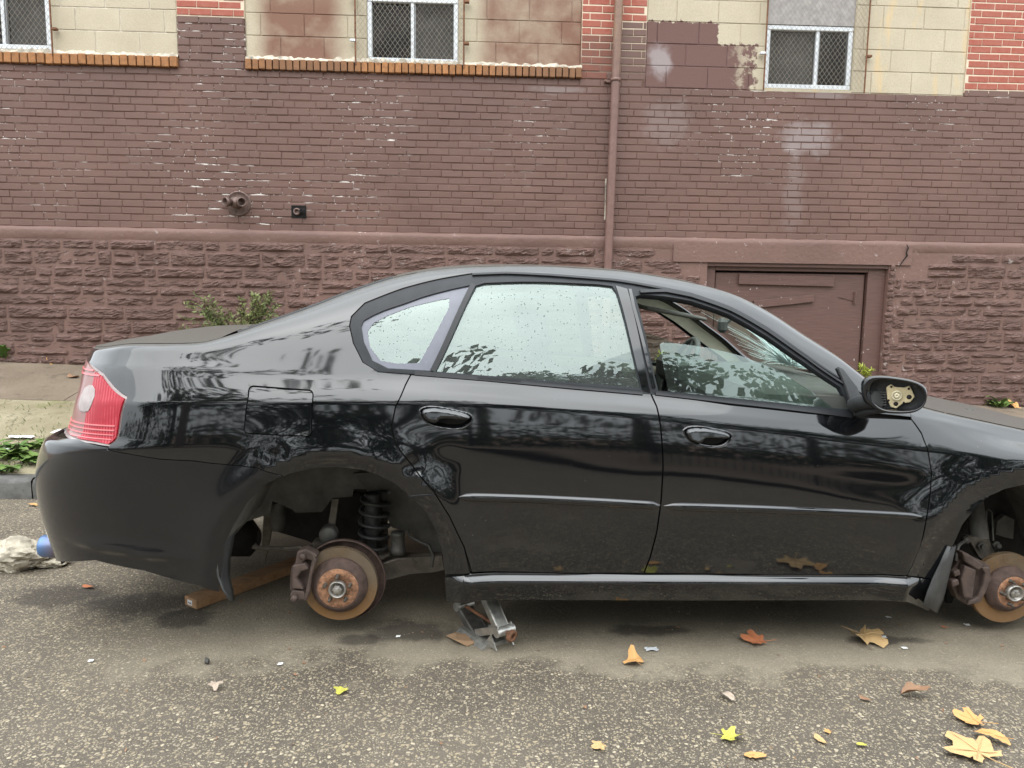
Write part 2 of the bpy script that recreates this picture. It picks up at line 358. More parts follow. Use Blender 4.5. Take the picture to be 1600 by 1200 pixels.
simple('kerb_stone', (0.10, 0.097, 0.09), .75, 0, .45, 9, .35, 40)
simple('earth', (0.16, 0.10, 0.07), .95, 0, .4, 18, .6, 60)

# car
def car_paint(name, dusty):
    g = G(name); o = g.xyz(); n = g.noise(6, 6, .65); st = g.scalev(g.pos, (26, 1, 1.6)); streak = g.noise(1.6, 5, .6, st)
    fine = g.noise(160, 3, .7); up = g.xyz(g.normal())[2]
    low = g.rng(o[2], 0.18, 0.70, 1, 0)
    f = g.addm(g.mul(g.mul(low, g.rng(n, .25, .75)), g.rng(streak, .3, .7, .35, 1.0)), .06)
    f = g.addm(g.mul(f, .045), g.mul(g.rng(fine, .69, .73, 0, .35), g.rng(n, .4, .7)))
    if dusty: f = g.addm(f, g.mul(g.rng(up, .70, .93), g.rng(g.noise(22, 5, .7), .2, .7, .55, .95)))
    sm_ = g.mul(g.rng(g.noise(2.2, 6, .7, g.scalev(g.pos, (1, 1, 2.2))), .56, .60), g.mul(g.rng(o[2], .32, .75, 1, 0), .10)); f = g.addm(f, sm_)
    scr = g.mul(g.rng(g.noise(1.0, 3, .6, g.scalev(g.pos, (2.2, 1, 130))), .70, .73), g.rng(g.noise(3.1, 2, .5), .56, .62)); f = g.addm(f, g.mul(scr, .25))
    f = g.math('MINIMUM', f, .95)
    c = g.mix(f, (0.0032, 0.0036, 0.0045), (0.085, 0.078, 0.068))
    sp = g.mul(g.rng(g.vor(30)['Distance'], .035, .055, 1, 0), g.rng(g.noise(2.4, 3, .5), .5, .6)); c = g.mix(g.mul(sp, .3), c, (0.30, 0.29, 0.27))
    g.set(color=c, rough=g.rng(f, 0, .5, .035, .5), spec=.22)
    g.b.inputs['Coat Weight'].default_value = 1.0; g.b.inputs['Coat IOR'].default_value = 1.60
    g.k(g.rng(f, .05, .6, .045, .55), g.b.inputs['Coat Roughness']); g.k(g.rng(f, .1, .8, 1.0, .06), g.b.inputs['Coat Weight'])
    nb = g.bump(g.noise(1.9, 2, .45), .05, .03); g.k(nb, g.b.inputs['Coat Normal']); g.k(nb, g.b.inputs['Normal'])
    M[name] = g.m
car_paint('black_paint', False); car_paint('dusty_paint', True)
g = G('bumper_paint'); o = g.xyz(); n = g.noise(5, 6, .65); up = g.xyz(g.normal())[2]
f = g.addm(g.mul(g.rng(o[2], .25, .72, 1, .0), g.rng(n, .35, .65, .15, .9)), g.mul(g.rng(up, .6, .95), .5)); f = g.math('MINIMUM', g.mul(f, .09), .8)
c = g.mix(f, (0.005, 0.0055, 0.007), (0.075, 0.07, 0.063)); g.set(color=c, rough=g.rng(f, 0, .5, .10, .5), spec=.3)
g.b.inputs['Coat IOR'].default_value = 1.42; g.k(g.rng(f, .05, .45, 1.0, .06), g.b.inputs['Coat Weight']); g.k(g.rng(f, .05, .5, .07, .5), g.b.inputs['Coat Roughness']); M['bumper_paint'] = g.m
simple('black_rubber', (0.016, 0.018, 0.021), .45, 0, .2, 20, spec=.3)
simple('trim_satin', (0.014, 0.015, 0.017), .35, 0, .2, 20, spec=.35)
simple('plastic_dark', (0.03, 0.031, 0.032), .55, 0, .3, 18, .15, 120)
simple('mud_flap', (0.055, 0.056, 0.055), .5, 0, .3, 14, .1)
simple('underbody', (0.022, 0.020, 0.018), .85, 0, .45, 14, .2)
simple('well_liner', (0.115, 0.110, 0.098), .85, 0, .35, 10, .2)
simple('suspension_metal', (0.10, 0.086, 0.070), .7, .2, .4, 24, .2)
simple('spring_steel', (0.045, 0.046, 0.045), .5, .3, .4, 24)
simple('canister_metal', (0.085, 0.082, 0.074), .55, .35, .3, 18)
g = G('disc_face'); n = g.noise(24, 5, .65); n2 = g.noise(110, 4, .7); o = g.xyz()
c = g.mix(g.rng(n, .35, .65), (0.135, 0.092, 0.055), (0.19, 0.125, 0.07)); c = g.mix(g.rng(n2, .5, .7), c, (0.26, 0.14, 0.05)); c = g.mix(g.rng(g.noise(6, 3), .35, .6, 0, .7), c, (0.17, 0.14, 0.105))
low = g.rng(o[2], .12, .22, 1, 0); c = g.mix(g.mul(low, .45), c, (0.32, 0.15, 0.04))
g.set(color=c, rough=.6, metal=.35, spec=.4, normal=g.bump(n2, .2, .004)); M['disc_face'] = g.m
simple('disc_hat_rust', (0.085, 0.055, 0.045), .8, .1, .35, 30, .3)
simple('hub_rust', (0.29, 0.15, 0.085), .8, .1, .6, 55, .6, 90)
simple('caliper_iron', (0.088, 0.062, 0.052), .65, .2, .3, 24, .25)
simple('bright_steel', (0.42, 0.40, 0.37), .35, .8, .3, 30)
simple('stud_steel', (0.10, 0.085, 0.07), .6, .5)
def glass(name, tint, refl, dirt, rough=.0, dcol=(0.5, 0.55, 0.52), drops=True):
    g = G(name); t = g.t
    tr = g.n('ShaderNodeBsdfTransparent'); tr.inputs[0].default_value = tint+(1,)
    gl = g.n('ShaderNodeBsdfGlossy'); gl.inputs['Roughness'].default_value = rough; gl.inputs['Color'].default_value = (.84, .97, .92, 1)
    fr = g.n('ShaderNodeFresnel'); bk = g.n('ShaderNodeNewGeometry').outputs['Backfacing']; g.k(g.rng(bk, 0, 1, refl, 1/refl), fr.inputs['IOR'])   # a thin pane: the same from both sides
    a = g.n('ShaderNodeMixShader'); t.links.new(fr.outputs[0], a.inputs[0]); t.links.new(tr.outputs[0], a.inputs[1]); t.links.new(gl.outputs[0], a.inputs[2])
    df = g.n('ShaderNodeBsdfDiffuse'); df.inputs[0].default_value = dcol+(1,)
    f = g.mul(g.rng(g.noise(5, 5, .6), .3, .7, .4, 1.0), dirt)
    b = g.n('ShaderNodeMixShader'); t.links.new(f, b.inputs[0]); t.links.new(a.outputs[0], b.inputs[1]); t.links.new(df.outputs[0], b.inputs[2])
    last = b
    if drops:
        vo = g.vor(80); sel = g.xyz(vo['Color'])
        dm = g.mul(g.mul(g.rng(vo['Distance'], .20, .28, 1, 0), g.math('GREATER_THAN', sel[0], .58)), g.rng(g.noise(4, 3, .5), .35, .6, .1, .75))
        d2 = g.n('ShaderNodeBsdfDiffuse'); d2.inputs[0].default_value = (.10, .13, .12, 1)
        last = g.n('ShaderNodeMixShader'); t.links.new(dm, last.inputs[0]); t.links.new(b.outputs[0], last.inputs[1]); t.links.new(d2.outputs[0], last.inputs[2])
    t.links.new(last.outputs[0], g.o.inputs['Surface']); t.nodes.remove(g.b); M[name] = g.m
glass('door_glass', (0.42, 0.55, 0.49), 2.15, .12)
glass('dropped_glass', (0.58, 0.72, 0.66), 2.0, .03, drops=False)
glass('clear_glass', (0.78, 0.86, 0.82), 1.35, .02, drops=False)
glass('dirty_rear_glass', (0.30, 0.34, 0.30), 1.5, .45, .2, (0.10, 0.09, 0.07), drops=False)
simple('glass_frit', (0.12, 0.125, 0.155), .25, 0, .1, 20, spec=.5)
g = G('crack_white'); g.set(color=(.75, .9, .88), rough=.5); M['crack_white'] = g.m
simple('cream_trim', (0.60, 0.55, 0.44), .85, 0, .12, 8)
simple('grey_cloth', (0.07, 0.07, 0.072), .95, 0, .2, 30)
simple('dash_plastic', (0.065, 0.068, 0.062), .6, 0, .2, 20)
simple('visor_grey', (0.16, 0.155, 0.14), .9)
g = G('lamp_red'); o = g.xyz()
q_ = g.xyz(g.scalev(g.pos, (520, 1, 1)))[0]; g.set(color=g.mix(g.mul(g.rng(g.math('SINE', q_), -.2, .6), g.rng(g.noise(9, 3), .42, .58)), (0.32, 0.006, 0.018), (0.44, 0.045, 0.062)), rough=.14, spec=.35); M['lamp_red'] = g.m
g = G('lamp_clear'); g.set(color=(0.26, 0.13, 0.12), rough=.15, spec=.4); M['lamp_clear'] = g.m
g = G('lamp_ridge'); g.set(color=(0.62, 0.16, 0.17), rough=.2, spec=.5); M['lamp_ridge'] = g.m
simple('lamp_white', (0.32, 0.27, 0.26), .25)
simple('lamp_bezel', (0.36, 0.31, 0.30), .25, .4, .1)
g = G('blued_steel'); n = g.noise(14, 3); o = g.xyz(); x0 = float(on_y(95, 855, 3.2)[0])
c = g.mix(g.rng(o[0], x0-.06, x0+.08), (0.04, 0.30, 0.72), (0.16, 0.13, 0.16)); g.set(color=c, rough=.28, metal=.35); M['blued_steel'] = g.m
simple('yellow_zinc', (0.55, 0.47, 0.29), .5, .3, .15, 24)
simple('beige_plastic', (0.55, 0.50, 0.36), .6)
# loose things
g = G('pine_timber'); st = g.scalev(g.objc(), (2, 16, 16)); n = g.noise(2.2, 5, .6, st, .8)
c = g.mix(g.rng(n, .3, .7), (0.42, 0.24, 0.115), (0.24, 0.125, 0.055)); c = g.mix(g.rng(g.noise(7, 5, .65), .5, .7, 0, .6), c, (0.12, 0.075, 0.045)); g.set(color=c, rough=.8, normal=g.bump(n, .2, .004)); M['pine_timber'] = g.m
simple('white_sticker', (0.75, 0.75, 0.75), .5)
simple('ink', (0.03, 0.03, 0.03), .6)
simple('cardboard', (0.30, 0.19, 0.11), .9, 0, .25, 14, .15)
simple('jack_zinc', (0.40, 0.39, 0.36), .35, .75, .35, 30, .1)
simple('jack_dark', (0.10, 0.095, 0.085), .5, .5, .4, 30)
simple('rubble', (0.36, 0.32, 0.25), .95, 0, .4, 16, .8, 45)
simple('paper_white', (0.78, 0.78, 0.76), .8)
def leaf_mat(name, a, b, edge):
    g = G(name); n = g.noise(34, 5, .65, g.objc()); c = g.mix(g.rng(n, .35, .65), a, b); c = g.mix(g.rng(g.noise(60, 4, .7, g.objc()), .6, .72, 0, .8), c, edge)
    g.set(color=c, rough=.65, spec=.3); M[name] = g.m
leaf_mat('leaf_orange', (0.48, 0.24, 0.085), (0.52, 0.31, 0.12), (0.34, 0.15, 0.05))
leaf_mat('leaf_tan', (0.42, 0.27, 0.12), (0.48, 0.33, 0.16), (0.30, 0.17, 0.08))
leaf_mat('leaf_red', (0.42, 0.13, 0.06), (0.48, 0.20, 0.09), (0.20, 0.07, 0.04))
leaf_mat('leaf_yellow', (0.45, 0.40, 0.07), (0.38, 0.38, 0.08), (0.35, 0.22, 0.06))
leaf_mat('leaf_brown', (0.20, 0.105, 0.06), (0.28, 0.17, 0.10), (0.09, 0.05, 0.03))
leaf_mat('leaf_grey', (0.42, 0.35, 0.28), (0.34, 0.26, 0.2), (0.20, 0.15, 0.1))
def foliage(name, a, b):
    g = G(name); n = g.noise(3.5, 4, .6); c = g.mix(g.rng(n, .35, .65), a, b); g.set(color=c, rough=.6, spec=.3); M[name] = g.m
foliage('weed_leaf', (0.06, 0.12, 0.025), (0.13, 0.19, 0.045)); foliage('shrub_leaf', (0.10, 0.13, 0.045), (0.19, 0.21, 0.08)); foliage('yellow_leaf_plant', (0.35, 0.36, 0.06), (0.25, 0.30, 0.05))
foliage('tree_leaf', (0.035, 0.06, 0.02), (0.07, 0.10, 0.035)); simple('bark', (0.09, 0.07, 0.055), .95, 0, .4, 20, .5)

# ------------------------------------------------------------------ ground
def wall_pt(px, py): p = on_y(px, py, YW); return float(p[0]), float(p[2])
KERB = 4.77
bl, br = wall_pt(65, 566), wall_pt(1550, 633)
def base_z(x): return bl[1] + (br[1]-bl[1])*(min(max(x, -9), 9)-bl[0])/(br[0]-bl[0])
def walk_z(x, y): return 0.13 + (base_z(x)-0.13)*(y-KERB-.15)/(YW-KERB-.15)
def on_walk(px, py):
    lo, hi = KERB, YW; d = ray(px, py)
    for _ in range(40):
        m = .5*(lo+hi); p = CAM + d*(m/d[1])
        if p[2] > walk_z(p[0], m): lo = m
        else: hi = m
    return Vector(CAM + d*(lo/d[1]))
def sheet(name, x0, x1, y0, y1, zf, mat, nx=1, ny=1, jit=0.0):
    b = MB(); vs = []; fs = []
    for j in range(ny+1):
        for i in range(nx+1):
            x = x0+(x1-x0)*i/nx; y = y0+(y1-y0)*j/ny; vs.append((x, y, zf(x, y) + (random.uniform(-jit, jit) if 0 < j < ny else 0)))
    for j in range(ny):
        for i in range(nx): a = j*(nx+1)+i; fs.append((a, a+1, a+nx+2, a+nx+1))
    b.add(vs, fs, jit > 0); return tag(b.build(name, M[mat]), kind='structure')
sheet('ground', -150, 150, -150, 150, lambda x, y: -0.03, 'earth')
sheet('road', -60, 60, -4.6, KERB+.06, lambda x, y: 0.0, 'asphalt')
sheet('far_pavement', -60, 60, -9, -4.6, lambda x, y: 0.12, 'sidewalk_concrete')
VERGE_Y = on_walk(60, 625).y
sheet('pavement_verge', -14, 14, KERB+.14, VERGE_Y, lambda x, y: walk_z(x, y)+.004*math.sin(9*x+5*y), 'verge_concrete', 60, 10, .006)
pv = sheet('pavement', -14, 14, VERGE_Y, YW+.1, lambda x, y: walk_z(x, y)-.02, 'crack_dark', 28, 4)
x = -14.0; k = 0
while x < 14:
    L_ = 1.5; b = MB(); y0, y1 = VERGE_Y+.004, YW-.002
    b.add([(x+.005, y0, walk_z(x, y0)), (x+L_-.005, y0, walk_z(x+L_, y0)), (x+L_-.005, y1, walk_z(x+L_, y1)), (x+.005, y1, walk_z(x, y1)),
           (x+.005, y0, walk_z(x, y0)-.06), (x+L_-.005, y0, walk_z(x+L_, y0)-.06), (x+L_-.005, y1, walk_z(x+L_, y1)-.06), (x+.005, y1, walk_z(x, y1)-.06)],
          [(0, 1, 2, 3), (0, 4, 5, 1), (1, 5, 6, 2), (3, 7, 4, 0)])
    b.build('slab', M['sidewalk_concrete'], pv); x += L_
kerb = tag(part_empty('kerb', None), kind='structure'); x = -14.0; rk = random.Random(3)
while x < 14:
    L_ = rk.uniform(1.1, 1.6); b = MB(); n = 9; vs = []; prof = [(0, -.05), (0, .09), (.006, .118), (.03, .128), (.14, .132), (.15, .05)]
    for i in range(n+1):
        for (dy, dz) in prof: vs.append((x+.006+(L_-.012)*i/n, KERB+dy+rk.uniform(-.006, .006), dz+rk.uniform(-.004, .004)))
    m = len(prof); fs = [(i*m+j, (i+1)*m+j, (i+1)*m+j+1, i*m+j+1) for i in range(n) for j in range(m-1)] + [tuple(range(m))[::-1], tuple(range(n*m, n*m+m))]
    b.add(vs, fs, True); b.build('kerb_stone', M['kerb_stone'], kerb); x += L_

# ------------------------------------------------------------------ the brick building
bld = empty('brick_building', 'brown painted brick building with rough stone foundation behind the car', 'building', (0, YW, 0))
bld.location = (0, 0, 0)
LEDGE = sum(wall_pt(*p)[1] for p in ((0, 350), (800, 368), (1600, 383)))/3
CH, BL, JT = 0.0662, 0.2030, 0.0055; BJ = 0.0105
ZTOP = 5.0; X0, X1 = -7.5, 8.5
s1b = wall_pt(140, 100.5)[1]; s2b = wall_pt(640, 117.5)[1]
sill_z = .5*(s1b+s2b)                                        # one level for both sills
kS = round((sill_z-LEDGE)/CH); CH = (sill_z-LEDGE)/kS        # a whole number of courses below the sills
inf3_z = LEDGE + CH*round((wall_pt(1250, 139)[1]-LEDGE)/CH)
SILLH = CH*1.55
I1 = (X0, wall_pt(277, 50)[0]); I2 = (wall_pt(382, 50)[0], wall_pt(909, 60)[0]); I3 = (wall_pt(1010, 60)[0], wall_pt(1514, 60)[0])
OPEN = [(I1[0], I1[1], sill_z), (I2[0], I2[1], sill_z), (I3[0], I3[1], inf3_z)]
# backing with openings: one slab per strip
b = MB(); edges = [X0-.1, I1[1], I2[0], I2[1], I3[0], I3[1], X1+.1]
tops = [sill_z, ZTOP+2, sill_z, ZTOP+2, inf3_z, ZTOP+2]
for i in range(6): b.box((edges[i], YW+.0042, LEDGE-.05), (edges[i+1], YW+.24, tops[i]))
b.build('mortar_bed', M['mortar'], bld)
b = MB(); b.box((X0-.1, YW+.9, -.3), (X1+.1, YW+1.0, ZTOP+2)); b.build('room_back', M['dark_room'], bld)

def brick_mesh(l, h, d, mat, seed, bev=.0035):
    rr = random.Random(seed); b = MB(); j = lambda a: rr.uniform(-a, a)
    x, z = l/2, h/2; q = bev
    o = [(-x, 0, -z), (x, 0, -z), (x, 0, z), (-x, 0, z)]
    vs = [(a, d, c) for a, _, c in o] + [(a, q, c) for a, _, c in o] + [((x-q)*(1 if a > 0 else -1)+j(.0012), j(.0012), (z-q)*(1 if c > 0 else -1)+j(.001)) for a, _, c in o]
    fs = [(8, 9, 10, 11)]
    for i in range(4): k2 = (i+1) % 4; fs += [(i, k2, 4+k2, 4+i), (4+i, 4+k2, 8+k2, 8+i)]
    b.add(vs, fs); return b.mesh('brick', mat)
bricks = []; rb = random.Random(11)
nrow = int((ZTOP-LEDGE)/CH)
for k in range(nrow):
    z0 = LEDGE+k*CH; zc = z0+CH/2
    segs = [(X0, X1)]
    for (a, c, zz) in OPEN:
        if zc > zz:
            ns = []
            for (s, e) in segs:
                if a > s: ns.append((s, min(a, e)))
                if c < e: ns.append((max(c, s), e))
            segs = [q for q in ns if q[1]-q[0] > .02]
    for (s, e) in segs:
        xx = X0 + (BL/2 if k % 2 else 0) + rb.uniform(-.022, .022) + (.03 if k % 7 == 3 else 0)
        while xx < e:
            l = BL if not (k % 7 == 3 and rb.random() < .35) else BL*.5
            a, c = max(xx, s), min(xx+l, e)
            if c-a > .03: bricks.append((a, c, z0))
            xx += l
P1z = wall_pt(330, 27)[1]; redR = wall_pt(1560, 146)[1]; pipe_x = wall_pt(957, 60)[0]
zA, zB_ = wall_pt(935, 35)[1], wall_pt(935, 128)[1]; zR2 = wall_pt(990, 38)[1]
def brick_kind(x, z):
    if x > I3[1]: return 'red_brick' if z > redR else 'painted_brick'
    if I2[1] < x < I3[0]:
        if x < pipe_x: return 'red_brick' if z > zA-.1 else ('oversprayed_brick' if z > zB_ else 'painted_brick')
        return 'red_brick' if z > zR2 else 'painted_brick'
    return 'red_brick' if z > P1z else 'painted_brick'
cache = {}; cand = []
field = {}
for (a, c, z0) in bricks:
    x, z = (a+c)/2, z0+CH/2; p = proj(np.array([x, YW, z]))
    vis = 4 < p[0] < 1596 and 3 < p[1] < 1190
    cand.append((0 if vis and (c-a) > .15 else 1, x*x+YW*YW+(z-CAM_H)**2 if vis else 1e9, a, c, z0))
cand.sort(key=lambda t: (t[0], t[1]))
proud = lambda: rb.uniform(-.0022, .0022)
def drift(x, z): return .0026*math.sin(x*1.3+z*7)+.0016*math.sin(x*3.7-z*13)+rb.uniform(-.0012, .0012)
for i, (_, _, a, c, z0) in enumerate(cand):
    kd = brick_kind((a+c)/2, z0+CH/2); l = round((c-a-JT)*50)/50 if i < 300 and abs(c-a-BL) > .01 else c-a-JT
    if i < 300:
        key = (kd, round(l, 3), i % 5)
        if key not in cache: cache[key] = brick_mesh(l, CH-BJ, .02, M[kd], i)
        o = obj_from('brick', cache[key], bld, ((a+c)/2, YW+proud(), z0+CH/2+drift((a+c)/2, z0))); o.rotation_euler = (0, rb.uniform(-.007, .007), 0)
    else:
        fb = field.setdefault(kd, MB()); y = YW+proud(); h = CH-BJ; q = .0035; xa, xc = a+JT/2, c-JT/2; dz_ = drift((a+c)/2, z0); za, zc_ = z0+BJ/2+dz_, z0+BJ/2+h+dz_+rb.uniform(-.0015, .001)
        fb.add([(xa, y+.02, za), (xc, y+.02, za), (xc, y+.02, zc_), (xa, y+.02, zc_), (xa, y+q, za), (xc, y+q, za), (xc, y+q, zc_), (xa, y+q, zc_),
                (xa+q, y, za+q), (xc-q, y, za+q), (xc-q, y, zc_-q), (xa+q, y, zc_-q)],
               [(8, 9, 10, 11)] + [f for i_ in range(4) for f in ((i_, (i_+1) % 4, 4+(i_+1) % 4, 4+i_), (4+i_, 4+(i_+1) % 4, 8+(i_+1) % 4, 8+i_))])
for kd, fb in field.items(): tag(fb.build('brickwork', M[kd], bld), kind='stuff')

# block infill panels with window holes
def infill(idx, x0, x1, z0, holes, recess, offs, bh=.2035, blen=.405):
    grp = part_empty('block_infill', bld); mat = M['concrete_block_%d' % idx]
    b = MB(); y0 = YW+recess+.006
    # mortar backing split round the holes (one hole each)
    hx0, hx1, hz0, hz1 = holes
    for (a, c, lo, hi) in ((x0, hx0, z0, ZTOP+2), (hx1, x1, z0, ZTOP+2), (hx0, hx1, z0, hz0), (hx0, hx1, hz1, ZTOP+2)):
        if c-a > .01 and hi-lo > .005: b.box((a, y0, lo), (c, y0+.16, hi))
    b.build('mortar_bed', M['block_mortar'] if idx < 2 else mat, grp)
    z = z0+.012; k = 0; rr = random.Random(idx*5)
    while z < 4.9:
        h = bh; x = x0+.004 - blen*offs[k % len(offs)]
        spans = [(x0+.004, x1-.004)]
        if z+h > hz0+.01 and z < hz1-.01: spans = [(x0+.004, hx0-.002), (hx1+.002, x1-.004)]
        while x < x1:
            for (s, e) in spans:
                a, c = max(x, s), min(x+blen, e)
                if c-a > .04:
                    zt, zb = min(z+h, 5), z
                    m = MB(); m.bbox((-(c-a)/2+.004, 0, 0), ((c-a)/2-.004, .07, zt-zb-.008), .003)
                    obj_from('block', m.mesh('block', mat), grp, ((a+c)/2, YW+recess+rr.uniform(-.0015, .0015), zb))
            x += blen
        z += h; k += 1
def mesh_guard(win, x0, x1, z0, z1, y):
    b = MB(); pitch = .046; w_, h_ = x1-x0, z1-z0; sl = 1.35
    for sgn in (1, -1):
        c = -h_/sl
        while c < w_:
            pts = []
            for t in np.linspace(0, 1, 2): pts.append((c+t*h_/sl, t*h_))
            (ax, az), (bx, bz) = pts
            if ax < 0: az += -ax*sl; ax = 0
            if bx > w_: bz -= (bx-w_)*sl; bx = w_
            if bz-az > .03:
                if sgn < 0: ax, bx = w_-ax, w_-bx
                b.tube([(x0+ax, y+(.002*sgn), z0+az), (x0+bx, y+(.002*sgn), z0+bz)], .0014, 4, False)
            c += pitch
    b.build('wire_mesh', M['zinc_wire'], win)
    for xx, mt in ((x0-.006, 'rusty_iron'), (x1+.006, 'rusty_iron')):
        b = MB(); b.tube([(xx, y, z0-.02), (xx, y, z1+.05)], .008, 8); b.build('guard_rod', M[mt], win)
    zz = (z0+z1)/2
    for xx, s in ((x0-.006, -1), (x1+.006, 1)):
        for zq in (z0+.28*(z1-z0), z0+.80*(z1-z0)):
            b = MB(); b.bbox((min(xx, xx+s*.05), y-.012, zq-.011), (max(xx, xx+s*.05), y+.03, zq+.011), .003); b.build('guard_clip', M['rusty_iron' if s > 0 else 'aluminium_frame'], win)
def window(x0, x1, z0, z1, rec, split, dark_left, guard):
    win = part_empty('window', bld); y = YW+rec; t = .045
    b = MB()
    for (lo, hi) in (((x0, y, z0), (x1, y+.06, z0+t)), ((x0, y, z1-t), (x1, y+.06, z1)), ((x0, y+.002, z0+t), (x0+t, y+.06, z1-t)), ((x1-t, y+.002, z0+t), (x1, y+.06, z1-t))): b.bbox(lo, hi, .006)
    b.build('frame', M['aluminium_frame'], win)
    xm = x0+(x1-x0)*split
    b = MB(); b.bbox((xm-.02, y+.01, z0+t-.004), (xm+.012, y+.05, z1-t+.004), .004); b.bbox((xm+.014, y+.026, z0+t-.004), (xm+.026, y+.052, z1-t+.004), .002); b.build('meeting_rail', M['aluminium_frame'], win)
    for (a, c, dd) in ((x0+t, xm-.02, .036), (xm+.012, x1-t, .022)):
        b = MB(); b.box((a-.004, y+dd, z0+t-.004), (c+.004, y+dd+.005, z1-t+.004)); b.build('pane', M['house_glass'], win)
    b = MB(); a, c = ((xm, x1-t) if dark_left else (x0+t, xm))
    b.box((a, y+.12, z0), (c, y+.125, z1)); b.build('blind', M['blind_fabric'], win)
    b = MB()
    for (lo, hi) in (((x0, y+.06, z0-.02), (x1, y+.7, z0+.02)), ((x0, y+.06, z1-.02), (x1, y+.7, z1+.02)), ((x0-.02, y+.06, z0), (x0+.02, y+.7, z1)), ((x1-.02, y+.06, z0), (x1+.02, y+.7, z1))): b.box(lo, hi)
    b.build('reveal', M['dark_room'], win)
    mesh_guard(win, *guard, YW-.035)
W2 = (wall_pt(573, 50)[0], wall_pt(716, 50)[0], wall_pt(640, 97)[1], wall_pt(640, -6)[1])
ww, wh = W2[1]-W2[0], W2[3]-W2[2]
W1r = wall_pt(76, 40)[0]; W1 = (W1r-ww, W1r, wall_pt(40, 76)[1], wall_pt(40, 76)[1]+wh)
W3 = (wall_pt(1198, 80)[0], wall_pt(1335, 80)[0], wall_pt(1260, 138)[1], wall_pt(1260, 38)[1])
infill(1, I1[0], I1[1], sill_z+SILLH, W1, .015, (.35, .78, .1, .6))
infill(2, I2[0], I2[1], sill_z+SILLH, W2, .02, (.2, .65, .42, .9))
H3 = (W3[0], W3[1], W3[2], ZTOP)
infill(3, I3[0], I3[1], inf3_z, H3, .012, (.5, .05, .75, .3))
window(*W1, .03, .5, True, (wall_pt(-75, 40)[0], wall_pt(82, 40)[0], W1[2]-.03, W1[3]+.1))
window(*W2, .03, .5, True, (wall_pt(557, 50)[0], wall_pt(724, 50)[0], W2[2]-.03, W2[3]+.1))
window(*W3, .035, .6, False, (wall_pt(1195, 80)[0], wall_pt(1351, 80)[0], W3[2]-.02, W3[3]+.55))
b = MB(); b.box((W3[0], YW+.03, W3[3]+.004), (W3[1]+.0, YW+.10, ZTOP)); b.build('blanking_panel', M['grey_panel'], bld)
# cement fillet above the sills and rowlock sills
def sill(x0, x1, n, label):
    grp = part_empty('window_sill', bld); rr = random.Random(n); pitch = (x1-x0)/n
    b = MB(); b.box((x0, YW+.004, sill_z+.004), (x1, YW+.14, sill_z+SILLH-.012)); b.build('mortar_bed', M['crack_dark'], grp)
    meshes = []
    for q in range(5):
        m = MB(); m.bbox((-pitch/2+.005, 0, 0), (pitch/2-.005, .12, SILLH-.012), .004); meshes.append(m.mesh('brick', M['sill_brick']))
    for i in range(n):
        o = obj_from('brick', meshes[i % 5], grp, (x0+pitch*(i+.5), YW-.036+rr.uniform(-.004, .004), sill_z+rr.uniform(-.002, .003)))
        o.rotation_euler = (rr.uniform(-.03, .03), rr.uniform(-.03, .03), rr.uniform(-.02, .02))
    b = MB(); vs = []; nn = int((x1-x0)/.03)
    for i in range(nn+1):
        x = x0+(x1-x0)*i/nn; hh = rr.uniform(.012, .05)
        vs += [(x, YW-.02+rr.uniform(-.008, .008), sill_z+SILLH-.014), (x, YW-.006, sill_z+SILLH+hh*.45), (x, YW+.03, sill_z+SILLH+hh)]
    fs = []
    for i in range(nn): a = i*3; fs += [(a, a+3, a+4, a+1), (a+1, a+4, a+5, a+2)]
    b.add(vs, fs, True); b.build('cement_fillet', M['parging'], grp)
sill(I1[0], wall_pt(279, 90)[0], 62, ''); sill(wall_pt(384, 100)[0], wall_pt(909, 115)[0], 50, '')

# stone foundation
DX0, DX1 = wall_pt(1101, 480)[0], wall_pt(1382, 480)[0]; DTOP = wall_pt(1240, 412)[1]
fnd = part_empty('foundation_wall', bld)
b = MB(); b.box((X0-.1, YW-.028, -.3), (DX0, YW+.24, LEDGE-.05)); b.box((DX1, YW-.028, -.3), (X1+.1, YW+.24, LEDGE-.05)); b.box((DX0, YW-.027, DTOP), (DX1, YW+.24, LEDGE-.05))
b.build('pointing', M['painted_render'], fnd)
b = MB(); n = 120; vs = []; rr = random.Random(9)
prof = [(-.026, -.115), (-.032, -.10), (-.034, -.04), (-.030, -.012), (-.012, .002), (.006, .006)]
for i in range(n+1):
    x = X0+(X1-X0)*i/n
    for (dy, dz) in prof: vs.append((x, YW+dy+rr.uniform(-.003, .003), LEDGE+dz+rr.uniform(-.004, .004)))
m = len(prof); b.add(vs, [(i*m+j, (i+1)*m+j, (i+1)*m+j+1, i*m+j+1) for i in range(n) for j in range(m-1)], True); b.build('ledge', M['painted_render'], fnd)
